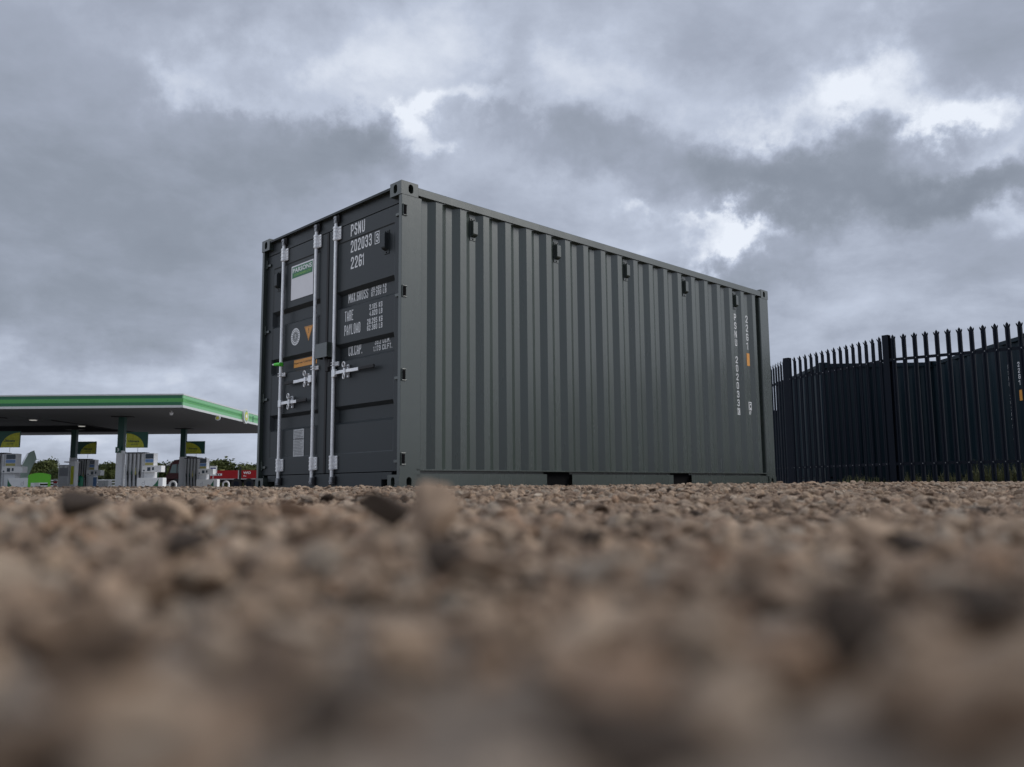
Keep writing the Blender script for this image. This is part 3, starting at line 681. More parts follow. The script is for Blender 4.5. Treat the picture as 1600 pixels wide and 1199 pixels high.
# seal tag round the outer bar
q = MB(); ug, zg = D(2.02, 1.245, 0)
q.cyl((.0, B1+.075, zg+.004), (.0, B1-.045, zg-.004), .016, .019, n=12); q.cyl((.026, B1, zg-.02), (.026, B1, zg+.018), .024, n=14)
sq = q.build('security_seal', 'lime', doorL)
MB().cyl((.0, B1+.076, zg+.004), (.0, B1+.125, zg+.008), .013, .006, n=10).build('seal_pin', 'white', sq)

# lettering on the long side, stacked letters in the rib valleys
q = MB()
def stack(mb, txt, xc, ztop, zbot, y, wd=.050, gap=.22, x=None):
    n = len(txt); st = (ztop-zbot)/(n-gap)
    for i, ch in enumerate(txt):
        if ch == ' ': continue
        zt = ztop-i*st
        ww = wd
        stext(mb, ch, lambda a, b_, k: (a, y-k*.0002, b_), xc-ww/2, xc+ww/2, zt-st*(1-gap), zt, t=.0115)
def sf(x, z, off=.0465): return x+off*(x+4.05)/5.51, z+off*(z-.011)/5.51
zt = sf(5.2, 2.165)[1]; zb = sf(5.2, .99)[1]
st_ = (zt-zb)/(11-.22)
stack(q, 'PSNU', 5.291, zt, zt-(4-.22)*st_, .0465); q.build('side_lettering', 'letter', box1); q = MB(); stack(q, '202033', 5.291, zt-5*st_, zb, .0465); q.build('side_lettering', 'letter', box1); q = MB()
text(q, '3', lambda a, b_: (a, .0465, b_), 5.273, 5.309, sf(0, .895)[1], sf(0, .955)[1], .03)
def sframe(mb, x0, x1, z0, z1, y, t_):
    for (p, r_, s_, w_) in ((x0, x1, z0, z0+t_), (x0, x1, z1-t_, z1), (x0, x0+t_, z0+t_, z1-t_), (x1-t_, x1, z0+t_, z1-t_)):
        mb.add([(p, y, s_), (r_, y, s_), (r_, y, w_), (p, y, w_)], [(0, 1, 2, 3)])
sframe(q, 5.262, 5.320, sf(0, .882)[1], sf(0, .968)[1], .0465, .008)
q.build('check_digit', 'letter', box1); q = MB()
stack(q, '22G1', 5.572, sf(0, 2.18)[1], sf(0, 1.735)[1], .0465)
q.build('side_lettering', 'letter', box1); q = MB()
sframe(q, 5.536, 5.605, sf(0, .955)[1], sf(0, 1.060)[1], .0465, .010)
text(q, 'C', lambda a, b_: (a, .0465, b_), 5.552, 5.590, .975, 1.048, .04)
text(q, '87', lambda a, b_: (a, .0465, b_), 5.540, 5.590, .905, .948, .02)
q.build('carrier_mark', 'letter', box1)
q = MB(); q.box(5.537, 5.605, .0455, .0470, sf(0, 1.525)[1], sf(0, 1.688)[1]); q.build('height_label', 'orange', box1)

# containers beyond the fence -----------------------------------------
def dark_container(loc, rz, L, n, label, first=.30, grp='containers stored beyond the palisade fence'):
    c = thing('shipping_container', loc, rz, label, 'shipping container', grp)
    shell(c, L, M['dark_paint'], n, first=first, both_ends=True, pockets=False)
    return c
# local x runs away from the camera; local y = 0 is the right-hand side, so the left wall is y = W_
dark_container((6.60+W_+.0, 17.62, .05), R(90-2.2), 3.45, 10, 'short dark green container whose corrugated end faces the yard, left of the numbered one')
c3 = dark_container((8.95+W_, 14.30, .05), R(90-.4), 6.058, 19, 'dark green container on the far right with white 22G1 lettering and orange label', first=.43)
q = MB()
def stackL(txt, xc, zt, zb, wd=.05, gap=.22):
    n = len(txt); st = (zt-zb)/(n-gap)
    for i, ch in enumerate(txt):
        if ch == ' ': continue
        z1 = zt-i*st
        stext(q, ch, lambda a, b_, k: (-a, W_-.0465+k*.0002, b_), -xc-wd/2, -xc+wd/2, z1-st*(1-gap), z1, t=.014)
stackL('22G1', .370, 2.13, 1.72, .058); q.build('side_lettering', 'letter', c3); q = MB(); stackL('PSNU 202019 4', .673, 2.13, .75, .055)
q.build('side_lettering', 'letter', c3)
q = MB(); q.box(.330, .412, W_-.0472, W_-.0457, 1.44, 1.63); q.build('height_label', 'orange', c3)
sh = thing('storage_shed', (6.6, 25.5, .05), 0, 'low dark shed glimpsed through the fence right behind the big container', 'shed')
MB().box(-1.6, 2.2, 0, 3, 0, 2.15).build('wall', 'dark_paint', sh); MB().prism([(-1.7, 2.152), (2.3, 2.152), (2.3, 2.2), (.3, 2.32), (-1.7, 2.2)], lambda a, b_, t_: (a, t_, b_), -.1, 3.1).build('roof', 'navy', sh)

# palisade fence --------------------------------------------------------
FZ = .03
fence = thing('palisade_fence', (5.18, 15.68, FZ), 0, 'dark steel palisade fence with triple-pointed pales in front of the stored containers', 'fence')
def pale_mesh():
    q = MB(); zt = 2.39
    prof = [(-.034, -.004), (-.026, .014), (-.010, .014), (0, .004), (.010, .014), (.026, .014), (.034, -.004)]
    th = .0035; m = len(prof)
    z_ = [0.02, zt-.085]
    for s_ in (0, 1):
        q.add([(a, -b_-(th if s_ else 0), z) for z in z_ for a, b_ in prof], [((i, i+1, i+1+m, i+m) if s_ else (i+m, i+1+m, i+1, i)) for i in range(m-1)])
    # three splayed points
    def spike(a0, a1, tipx, tipy, tipz, y0):
        z0 = zt-.085
        q.add([(a0, y0, z0), (a1, y0, z0), (a1*.5+a0*.5+(a1-a0)*.55+(tipx-(a0+a1)/2)*.6, y0+tipy*.5, z0+(tipz-z0)*.6), (tipx, y0+tipy, tipz), (a0*.5+a1*.5-(a1-a0)*.55+(tipx-(a0+a1)/2)*.6, y0+tipy*.5, z0+(tipz-z0)*.6)], [(0, 1, 2, 3, 4)])
        q.add([(a0, y0-.003, z0), (a1, y0-.003, z0), (a1*.5+a0*.5+(a1-a0)*.55+(tipx-(a0+a1)/2)*.6, y0+tipy*.5-.003, z0+(tipz-z0)*.6), (tipx, y0+tipy-.003, tipz), (a0*.5+a1*.5-(a1-a0)*.55+(tipx-(a0+a1)/2)*.6, y0+tipy*.5-.003, z0+(tipz-z0)*.6)], [(4, 3, 2, 1, 0)])
    spike(-.019, .019, 0, .0, zt, -.010)
    spike(-.034, -.014, -.041, -.020, zt-.030, -.008); spike(.014, .034, .041, -.020, zt-.030, -.008)
    return q
pm0 = None
bolt0 = None
def fence_run(p0, p1, spacing=.155, posts=(1, 1)):
    global pm0
    p0, p1 = Vector(p0)-Vector((5.18, 15.68)), Vector(p1)-Vector((5.18, 15.68))
    d = (p1-p0); Lr = d.length; ang = math.atan2(d.y, d.x)
    nrm = Vector((d.y, -d.x)).normalized()
    if nrm.y > 0.0 and abs(nrm.x) < abs(nrm.y): nrm = -nrm
    for z in (.33, 1.985):
        q = MB(); q.box(0, Lr, .0, .006, z-.024, z+.024); q.box(0, Lr, .006, .045, z+.018, z+.024)
        o = q.build('rail', 'navy', fence); o.location = (p0.x, p0.y, 0); o.rotation_euler.z = ang
    n = int(Lr/spacing)
    for i in range(n):
        s_ = (i+.75)*Lr/(n+.5)
        if pm0 is None:
            pm0 = pale_mesh().build('pale', 'navy', fence); o = pm0
            for z in (.33, 1.985): MB().cyl((0, -.005, z), (0, -.014, z), .008, n=8).build('bolt', 'steel', pm0)
        else:
            o = pm0.copy(); COL.objects.link(o); o.parent = fence
            for b0 in pm0.children: bo = b0.copy(); COL.objects.link(bo); bo.parent = o
        o.location = (p0.x+d.x/Lr*s_, p0.y+d.y/Lr*s_, 0); o.rotation_euler.z = ang
def post(p, h=2.36, rz=0, wd=.05):
    q = MB(); q.box(-wd, wd, -.004, .0, 0, h); q.box(-wd, wd, .09, .094, 0, h); q.box(-.004, .004, 0, .09, 0, h); q.box(-wd, wd, -.004, .094, h, h+.004)
    o = q.build('post', 'navy', fence, bevel=.003); o.location = (p[0]-5.18, p[1]-15.68, 0); o.rotation_euler.z = rz
PA, PB = Vector((5.19, 15.66)), Vector((6.00, 13.24))
d2 = Vector((7.48-6.09, 12.05-13.12)).normalized(); PC = PB+d2*2.78; PD = PC+d2*2.78
P0 = Vector((5.20, 18.4))
fence_run(P0, PA); fence_run(PA, PB); fence_run(PB, PC); fence_run(PC, PD)
PE = PD+d2*2.78; PF = PE+d2*2.78; fence_run(PD, PE); fence_run(PE, PF)
post(PA, 2.40, R(-55), .06); post(PB, 2.39, R(-50), .05); post(PC, 2.39, R(-37)); post(PD, 2.39, R(-37)); post(PE, 2.39, R(-37)); post(PF, 2.39, R(-37)); post(P0, 2.39, R(-80))

# weeds at the foot of the fence
q = MB(); nr2 = np.random.RandomState(5)
def wseed(x, y, h):
    for _ in range(nr2.randint(4, 9)):
        a = nr2.uniform(0, 6.28); ln = nr2.uniform(.0, .35)*h; hh = h*nr2.uniform(.4, 1)
        bx_, by_ = x+nr2.normal(0, .02), y+nr2.normal(0, .02); wv = nr2.uniform(.003, .006)
        dxx, dyy = math.cos(a)*ln, math.sin(a)*ln; px_, py_ = -math.sin(a)*wv, math.cos(a)*wv
        q.add([(bx_-px_, by_-py_, .02), (bx_+px_, by_+py_, .02), (bx_+dxx*.4+px_, by_+dyy*.4+py_, .02+hh*.6), (bx_+dxx*.4-px_, by_+dyy*.4-py_, .02+hh*.6), (bx_+dxx, by_+dyy, .02+hh)], [(0, 1, 2, 3), (3, 2, 4)])
        for k in range(5):
            f = nr2.uniform(.3, 1); cx, cy, cz = bx_+dxx*f*.8, by_+dyy*f*.8, .02+hh*f; s_ = nr2.uniform(.006, .014); b2 = nr2.uniform(0, 6.28)
            q.add([(cx, cy, cz), (cx+math.cos(b2)*s_, cy+math.sin(b2)*s_, cz+s_*.6), (cx+math.cos(b2+.8)*s_*1.6, cy+math.sin(b2+.8)*s_*1.6, cz+s_*.3)], [(0, 1, 2)])
def along(p0, p1, n, h, off):
    d = p1-p0; nn = Vector((-d.y, d.x)).normalized()
    for i in range(n):
        f = nr2.uniform(0, 1); p = p0+d*f+nn*nr2.uniform(*off); wseed(p.x, p.y, h*nr2.uniform(.25, 1)**1.3)
along(PA+(PB-PA)*.55, PB, 60, .22, (-.35, .15)); along(PB, PB+(PC-PB)*.5, 110, .26, (.05, .5)); along(PB+(PC-PB)*.4, PC, 220, .48, (.05, .55)); along(PC, PD, 160, .45, (.05, .5))
tag(q.build('weeds', 'weed'), 'thin green weeds along the foot of the dark fence', 'weeds', kind='stuff')

# ------------------------------------------------------------------ petrol station
GZ = .08
fo = MB(); fo.box(-75, -8, 42, 100, -.3, GZ); tag(fo.build('forecourt', 'concrete'), kind='structure')
CX1, CX0, CY0, CY1 = -18.78, -46.0, 47.4, 70.2
can = thing('station_canopy', (-30, 58, GZ), 0, 'large flat petrol station canopy with green striped edge', 'canopy')
def cb(mb, x0, x1, y0, y1, z0, z1): mb.box(x0+30, x1+30, y0-58, y1-58, z0-GZ, z1-GZ)
ZS = 4.70
# soffit as a frame round a deep recess
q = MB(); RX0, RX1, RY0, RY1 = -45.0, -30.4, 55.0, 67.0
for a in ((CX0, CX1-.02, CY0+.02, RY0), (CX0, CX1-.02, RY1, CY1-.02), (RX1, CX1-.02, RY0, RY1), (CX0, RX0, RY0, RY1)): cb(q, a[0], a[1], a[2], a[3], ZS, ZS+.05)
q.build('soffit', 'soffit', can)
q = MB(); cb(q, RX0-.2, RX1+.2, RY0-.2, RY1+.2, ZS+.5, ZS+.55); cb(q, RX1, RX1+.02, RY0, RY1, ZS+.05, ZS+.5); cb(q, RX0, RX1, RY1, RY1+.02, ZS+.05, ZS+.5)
cb(q, RX1-.08, RX1-.01, RY0, RY1, ZS-.06, ZS+.04); q.build('recess', 'soffit_shade', can)
q = MB(); cb(q, CX0, CX1-.1, CY0+.1, CY1-.1, 5.30, 5.36); q.build('roof', 'fascia_white', can)
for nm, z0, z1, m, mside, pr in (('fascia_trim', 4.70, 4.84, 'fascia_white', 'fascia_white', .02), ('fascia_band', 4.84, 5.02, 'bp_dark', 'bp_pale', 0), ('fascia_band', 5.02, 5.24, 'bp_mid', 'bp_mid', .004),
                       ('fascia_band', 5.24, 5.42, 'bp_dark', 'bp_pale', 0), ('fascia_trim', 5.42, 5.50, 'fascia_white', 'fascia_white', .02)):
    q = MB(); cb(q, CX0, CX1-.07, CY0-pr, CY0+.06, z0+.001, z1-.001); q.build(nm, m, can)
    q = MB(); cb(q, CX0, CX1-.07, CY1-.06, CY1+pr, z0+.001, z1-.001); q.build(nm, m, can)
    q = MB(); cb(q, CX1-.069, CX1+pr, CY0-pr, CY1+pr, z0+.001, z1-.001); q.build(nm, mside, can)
q = MB(); cb(q, CX1+.006, CX1+.012, CY0+.5, CY1-.4, 5.14, 5.16); cb(q, CX1+.006, CX1+.012, 60.2, 60.4, 4.86, 5.3); q.build('fascia_line', 'bp_dark', can)
def flower(mb, fn, r):
    for k in range(18):
        a = 2*math.pi*k/18; h = math.pi/18
        mb.add([fn(r*.35*math.cos(a), r*.35*math.sin(a)), fn(r*.75*math.cos(a-h*1.1), r*.75*math.sin(a-h*1.1)), fn(r*math.cos(a), r*math.sin(a)), fn(r*.75*math.cos(a+h*1.1), r*.75*math.sin(a+h*1.1))], [(0, 1, 2, 3)])
def disc(mb, fn, r, n=20): mb.add([fn(r*math.cos(2*math.pi*i/n), r*math.sin(2*math.pi*i/n)) for i in range(n)], [tuple(range(n))])
# round emblem on the right-hand edge, standing proud
ey, ez = 58.3, 5.12
em = thing('round_emblem', (CX1+.02, ey, ez), 0, 'large round yellow and white sunburst emblem fixed on the canopy side edge', 'emblem')
MB().cyl((0, 0, 0), (.14, 0, 0), .52, n=36).build('disc', 'fascia_white', em)
q = MB(); flower(q, lambda a, b_: (.145, a, b_), .42); q.build('green_petals', 'bp_pale', em)
q = MB(); flower(q, lambda a, b_: (.149, a, b_), .34); q.build('yellow_petals', 'logo_yellow', em)
q = MB(); disc(q, lambda a, b_: (.153, a, b_), .14); q.build('centre', 'white', em)
# lamps under the canopy
M['lamp'] = mat('lit_lamp', (1, .97, .90), .4, var=0, emit=.32)
for i, (x, y, lb) in enumerate(((-31.30, 54.4, 'lit canopy lamp nearest the left edge of the picture'), (-31.0, 60.0, 'lit canopy lamp above the column in the dark recess'))):
    lt = thing('canopy_light', (x, y, ZS-.0), 0, lb, 'ceiling light', 'lights under the canopy')
    zc_ = 0 if i == 0 else -.0
    MB().box(-.20, .20, -.20, .20, -.05, .45 if i else -.002).build('housing', 'pump_grey', lt, bevel=.01); MB().box(-.16, .16, -.16, .16, -.085, -.052).build('diffuser', 'lamp', lt)
cc = thing('security_camera', (-20.2, 49.3, ZS), 0, 'small white camera dome hanging under the canopy front corner', 'camera')
MB().cyl((0, 0, 0), (0, 0, -.12), .05, n=10).build('mount', 'fascia_white', cc); MB().cyl((0, 0, -.12), (0, 0, -.26), .12, .07, n=14).build('dome', 'pump_pale', cc)
gl = thing('bulkhead_light', (-18.75, 53.0, ZS-.02), 0, 'small round cream lamp on the underside of the canopy side edge', 'lamp')
MB().cyl((0, -.05, -.12), (0, .05, -.12), .16, n=20).build('disc', 'fascia_white', gl); q = MB(); disc(q, lambda a, b_: (a, -.056, -.12+b_), .10); q.build('centre', 'logo_yellow', gl)
MB().box(-.03, .03, -.03, .03, -.02, .02).build('bracket', 'pump_grey', gl)

# columns
COLS = []
def column(x, y, label, pale=True):
    c = thing('canopy_column', (x, y, GZ), 0, label, 'column', 'columns carrying the canopy')
    h = ZS-GZ
    MB().box(-.19, .19, -.19, .19, 2.45, h-.05).build('upper_shaft', 'column', c, bevel=.02)
    MB().box(-.21, .21, -.21, .21, .0, 2.45).build('lower_shaft', 'pump_pale', c, bevel=.02)
    MB().box(-.62, .62, -.30, .30, h-.05, h-.001).build('head_plate', 'rubber', c)
    return c
column(-24.75, 52.9, 'green canopy column with pale foot, standing nearest, left of the centre pump')
column(-33.35, 63.6, 'green canopy column standing behind the silver air machine')
column(-25.15, 63.9, 'green canopy column beside the red truck')
column(-32.9, 52.9, 'green canopy column nearly out of the picture on the left edge')
# hanging signs on the columns
def psign(x, y, z0, z1, wd, flip, label):
    s_ = thing('pump_sign', (x, y, z0), 0, label, 'sign', 'yellow and green signs above the pumps')
    h = z1-z0
    MB().box(0, wd, 0, .10, 0, h).build('panel', 'sign_green', s_)
    q = MB(); n = 22; rx, ry = wd*.84, h*.90; pts_ = []
    for i in range(n+1):
        a = math.pi/2*i/n; pts_.append((rx*math.cos(a), ry*math.sin(a)))
    pts_ = [(0, 0)]+pts_
    P2 = [((wd-.01-a) if flip else (a+.01), b_+.01) for a, b_ in pts_]
    q.add([(a, -.004, b_) for a, b_ in P2], [tuple(range(len(P2)))]); q.build('yellow_quadrant', 'sign_yellow', s_)
    q = MB(); a0 = wd*.10 if not flip else wd*.27
    text(q, 'Ultimate', lambda a, b_: (a, -.008, b_), a0, a0+wd*.52, h*.34, h*.50, .03); text(q, 'with ACTIVE', lambda a, b_: (a, -.008, b_), a0+wd*.14, a0+wd*.46, h*.18, h*.26, .02)
    q.build('sign_lettering', 'column', s_)
    MB().tube([(wd*.55, .05, -.30), (wd*.55, .05, 0)], .015, 6).build('hanger', 'pump_grey', s_)
    return s_
a = at(196.5, 700, 52.75); b_ = at(231, 675, 52.75); psign(a.x, 52.75, a.z, b_.z, b_.x-a.x, False, 'yellow and green sign on the nearest column, above the centre pump')
a = at(290, 709.5, 63.7); b_ = at(320, 689.5, 63.7); psign(a.x, 63.7, a.z, b_.z, b_.x-a.x, False, 'yellow and green sign above the pump beside the red truck')
a = at(121, 710, 63.4); b_ = at(150.5, 690, 63.4); psign(a.x, 63.4, a.z, b_.z, b_.x-a.x, True, 'yellow and green sign on the column behind the silver machine')
a = at(-4, 699.5, 52.75); b_ = at(31.5, 674, 52.75); psign(a.x, 52.75, a.z, b_.z, b_.x-a.x, True, 'yellow and green sign cut by the left edge of the picture')
nb = at(184, 704.0, 52.6)
s_ = thing('number_plate_sign', (nb.x, 52.6, nb.z), 0, 'small dark teal number sign on the side of the nearest column', 'sign')
MB().box(-.16, .18, 0, .05, -.15, .22).build('panel', 'sign_green', s_, bevel=.01); q = MB(); text(q, '3', lambda a, b_: (a, -.004, b_), -.05, .07, -.06, .14); q.build('sign_lettering', 'letter', s_)

# pumps
def pump(xL, y, wd, h, label, near=True):
    p = thing('fuel_pump', (xL, y, GZ), 0, label, 'fuel pump', 'fuel pumps under the canopy')
    MB().box(.02, wd*.66, .0, .62, 0, h-.03).build('hose_cabinet', 'pump_grey', p, bevel=.015)
    MB().box(-.02, wd*.68, -.02, .64, h-.03, h+.04).build('cap', 'rubber', p)
    MB().box(wd*.665, wd, .02, .60, 0, h-.02).build('display_cabinet', 'pump_pale', p, bevel=.015)
    for i in range(5):
        x = .09+i*(wd*.66-.18)/4
        q = MB(); q.box(x-.022, x+.022, -.018, -.001, .1, h-.12); q.build('hose_slot', 'pump_pale', p)
        if i < 4:
            x2 = x+(wd*.66-.18)/8
            q = MB(); q.tube([(x2, -.03, h-.05), (x2+.01, -.07, h*.8), (x2, -.06, h*.55), (x2+.012, -.09, h*.3), (x2+.03, -.06, .15), (x2+.02, -.04, h*.42)], .026, 7); q.build('hose', 'rubber', p)
            q = MB(); q.box(x2-.03, x2+.03, -.12, -.04, h*.40, h*.50); q.tube([(x2, -.09, h*.50), (x2, -.10, h*.56), (x2+.01, -.06, h*.60)], .016, 6)
            q.build('nozzle', ['rubber', 'column', 'poster_yellow', 'rubber'][i], p)
    a0 = wd*.69
    q = MB(); q.box(a0+.02, wd-.03, .010, .0195, h*.84, h*.97); q.build('screen', 'screen', p)
    q = MB(); q.box(a0+.02, wd-.03, .010, .0195, h*.74, h*.825); q.build('poster', 'poster_blue', p)
    q = MB(); q.box(a0+.02, wd-.03, .010, .0195, h*.66, h*.73); q.build('price_poster', 'poster_yellow', p)
    pl = MB(); pl.box(a0-.02, wd+.62, -.30, .28, h*.47, h*.645); plo = pl.build('payment_panel', 'white', p, bevel=.01)
    q = MB(); q.box(a0+.05, a0+.15, -.306, -.301, h*.49, h*.53); q.box(a0+.30, a0+.50, -.306, -.301, h*.50, h*.60); q.box(a0+.60, a0+.72, -.306, -.301, h*.52, h*.60); q.build('keypad', 'screen', plo)
    return p
pump(at(190, 760, 52.4).x+.15, 52.4, 1.78, at(200, 708, 52.4).z-GZ, 'silver fuel pump beside the nearest column, in the gap left of the red truck')
a = at(-28, 740, 52.4); pump(a.x, 52.4, 2.05, at(10, 708.5, 52.4).z-GZ, 'silver fuel pump cut off by the left edge of the picture')
pump(at(119, 760, 63.2).x, 63.2, 1.30, at(130, 718, 63.2).z-GZ, 'shaded silver fuel pump beside the green bin')
pump(at(287, 760, 63.4).x, 63.4, 1.66, at(300, 716, 63.4).z-GZ, 'silver fuel pump in front of the red truck cab')

# island end panels
def endpanel(px0, px1, pyt, y, flip, label, green=True):
    a = at(px0, pyt, y); b_ = at(px1, pyt, y); wd = b_.x-a.x; h = a.z-GZ
    p = thing('island_end_box', (a.x, y, GZ), 0, label, 'end box', 'white boxes at the pump island ends')
    MB().box(0, wd, 0, .55, 0, h).build('box', 'white', p, bevel=.02)
    if green:
        n = 14; gw = wd*.36; pts_ = []
        for i in range(n+1):
            f = i/n; pts_.append((gw*(1-f**.5) if True else 0, h*f))
        P2 = [(0, 0)]+[(x, z) for x, z in pts_]
        P2 = [(x, z) for x, z in P2]
        fx = (lambda x: x+.01) if flip else (lambda x: wd*.83-x)
        q = MB(); q.add([(fx(gw*1.0*(1-(i/n))**1.6), -.004, .01+(h-.02)*i/n) for i in range(n+1)]+[(fx(0), -.004, .01+(h-.02)*i/n) for i in range(n, -1, -1)], [tuple(range(2*n+2))]); q.build('green_curve', 'bp_dark', p)
    q = MB(); cx = wd*(.55 if flip else .25)
    q.add([(cx+r_*math.cos(2*math.pi*i/16), -.004, h*.5+r_*math.sin(2*math.pi*i/16)) for r_ in (.10, .065) for i in range(16)], [(i, (i+1) % 16, (i+1) % 16+16, i+16) for i in range(16)])
    q.box(cx+.065, cx+.10, -.006, -.003, h*.5, h*.5+.18)
    q.build('emblem', 'pump_grey', p)
    return p
endpanel(12, 54.5, 747, 51.4, True, 'white box with a green curve behind the lime arched panel')
endpanel(214, 254.5, 747, 51.6, False, 'white box with a green curve beside the centre pump')
endpanel(153, 169.5, 751, 62.2, True, 'small plain white box far behind the blue poster', green=False)
endpanel(306.5, 339.5, 749.5, 62.4, False, 'white box with a green curve in front of the red truck')

# lime arch
a = at(43, 762, 49.8); b_ = at(79, 739, 49.8); wd = b_.x-a.x; h = b_.z-GZ
la = thing('arched_panel', (a.x, 49.8, GZ), 0, 'bright lime green arched panel on two legs', 'panel')
q = MB(); top = [(wd*i/12, h-.12+.12*math.sin(math.pi*i/12)) for i in range(13)]
q.prism([(0, h*.44), (wd, h*.44)]+top[::-1], lambda a_, c_, t_: (a_, t_, c_), 0, .08); q.build('board', 'lime_panel', la)
MB().box(0, wd*.10, .002, .078, 0, h*.438).build('leg', 'lime_panel', la); MB().box(wd*.90, wd, .002, .078, 0, h*.438).build('leg', 'lime_panel', la)
# feather flag
a = at(33, 760, 60); h = at(35, 708.5, 60).z-GZ
ff = thing('feather_flag', (a.x-.3, 60, GZ), 0, 'pale green feather flag behind the left pump', 'flag')
q = MB(); n = 16; vs = []; k_ = 60/1304.5
for i in range(n+1):
    f = i/n; z = .25+(h-.25)*f; xl = -.15+.55*f**1.5; wdt = (.62+.28*f)*(1-max(0, f-.82)/.18*.55); lean = .25*f
    for j in range(5): vs.append((xl+lean+wdt*j/4, .05*math.sin(j*1.4+i*.5), z+(.0 if f < .8 else .25*(f-.8)*j)))
q.add(vs, [(i*5+j, i*5+j+1, (i+1)*5+j+1, (i+1)*5+j) for i in range(n) for j in range(4)], True); q.build('sail', 'flag', ff)
MB().tube([(-.15, 0, 0), (-.14, 0, .3), (.1, 0, h*.6), (.62, 0, h), (1.0, 0, h+.05)], .02, 6).build('pole', 'pump_grey', ff)
MB().box(-.4, .2, -.25, .25, 0, .05).build('foot', 'rubber', ff)
# air machine
a = at(89, 762, 56); b_ = at(117, 722, 56); wd = b_.x-a.x; h = b_.z-GZ
am = thing('air_machine', (a.x, 56, GZ), 0, 'tall silver air and water machine with a white frame', 'machine')
MB().box(.02, wd*.68, 0, .5, 0, h*.90).build('cabinet', 'pump_grey', am, bevel=.04); MB().box(wd*.70, wd, .05, .55, 0, h*.98).build('side_cabinet', 'pump_pale', am, bevel=.03)
MB().box(wd*.35, wd*1.0, .0, .6, h*.98, h*1.02).build('hood', 'white', am); MB().box(wd*.08, wd*.62, -.006, -.001, h*.5, h*.8).build('front_panel', 'steel', am)
MB().box(wd*.76, wd*.94, .035, .048, h*.2, h*.85).build('louvre', 'sign_yellow', am)
for i in (0, 1): MB().box(wd*.14+i*.30, wd*.14+i*.30+.14, -.03, -.008, h*.79, h*.87).build('coin_unit', 'white', am)
# bin
a = at(116, 762, 59); b_ = at(127, 744, 59); wd = b_.x-a.x; h = b_.z-GZ
bn = thing('litter_bin', (a.x, 59, GZ), 0, 'green litter bin beside the silver machine', 'litter bin')
MB().cyl((wd/2, .3, 0), (wd/2, .3, h*.86), wd*.46, wd*.48, n=20).build('body', 'bin', bn); MB().cyl((wd/2, .3, h*.865), (wd/2, .3, h), wd*.5, wd*.32, n=20).build('lid', 'bin', bn)
MB().box(wd*.25, wd*.75, -.004, .03, h*.55, h*.70).build('opening', 'rubber', bn)
# blue poster stand
a = at(144, 763, 60); b_ = at(152, 745, 60); wd = b_.x-a.x; h = b_.z-GZ
ps = thing('poster_stand', (a.x, 60, GZ), 0, 'narrow blue and white poster stand beside the shaded pump', 'poster stand')
MB().box(0, wd, 0, .06, .08, h).build('board', 'white', ps, bevel=.01); MB().box(.04, wd-.04, -.006, -.001, .14, h*.95).build('poster', 'poster_blue', ps); MB().box(-.03, wd+.03, -.15, .2, 0, .078).build('foot', 'rubber', ps)
# red-white marker
a = at(85.5, 762, 57)
rm = thing('marker_post', (a.x, 57, GZ), R(8), 'red and white marker post against the silver machine', 'marker post')
for i in range(5): MB().box(-.10, .12, 0, .06, .02+i*.15, .02+(i+1)*.15-.001).build('stripe', 'redstripe' if i % 2 else 'white', rm)
# small far signs
a = at(240.5, 744, 70); fs_ = thing('roadside_sign', (a.x, 70, GZ), 0, 'small green and yellow sign low before the hedge', 'sign')
MB().box(-.34, .34, 0, .06, a.z-GZ-.3, a.z-GZ+.3).build('panel', 'bp_dark', fs_); MB().box(-.30, .25, -.006, -.001, a.z-GZ-.26, a.z-GZ).build('yellow_strip', 'poster_yellow', fs_)
for x in (-.25, .25): MB().box(x-.03, x+.03, .01, .05, 0, a.z-GZ-.3).build('leg', 'pump_grey', fs_)
a = at(333, 734, 74); fs_ = thing('information_sign', (a.x, 74, GZ), 0, 'small blue and white sign above the truck bed', 'sign')
MB().box(-.32, .32, 0, .06, a.z-GZ-.32, a.z-GZ+.32).build('panel', 'white', fs_); MB().box(-.22, .22, -.006, -.001, a.z-GZ-.22, a.z-GZ+.15).build('blue_field', 'blue', fs_)
MB().box(-.03, .03, .01, .05, 0, a.z-GZ-.32).build('leg', 'pump_grey', fs_)
# hoop barriers
for i, (px, lb) in enumerate(((270, 'white hoop barrier in front of the red truck cab'), (353, 'white hoop barrier in front of the red truck bed'))):
    Y = 58 if i == 0 else 66
    a = at(px, 752.5, Y); hp = MB(); r_ = .23; h = a.z-GZ
    path = [(-r_, 0, 0), (-r_, 0, h-r_)]+[(-r_*math.cos(math.pi*k/10), 0, h-r_+r_*math.sin(math.pi*k/10)) for k in range(1, 10)]+[(r_, 0, h-r_), (r_, 0, 0)]
    hp.tube(path, .075, 10); o = hp.build('hoop_barrier', 'white'); o.location = (a.x, Y, GZ); tag(o, lb, 'barrier', 'white hoop barriers on the forecourt')
# guard rail
grl = thing('guard_rail', (-52, 78, GZ), 0, 'pale double-bar guard rail low behind the pumps', 'guard rail')
for z in (.42, .68, .92): MB().box(0, 24, 0, .05, z-.05, z+.05).build('bar', 'fascia_white', grl)
for i in range(13): MB().box(i*1.98, i*1.98+.1, .052, .14, 0, 1.0).build('post', 'pump_grey', grl)

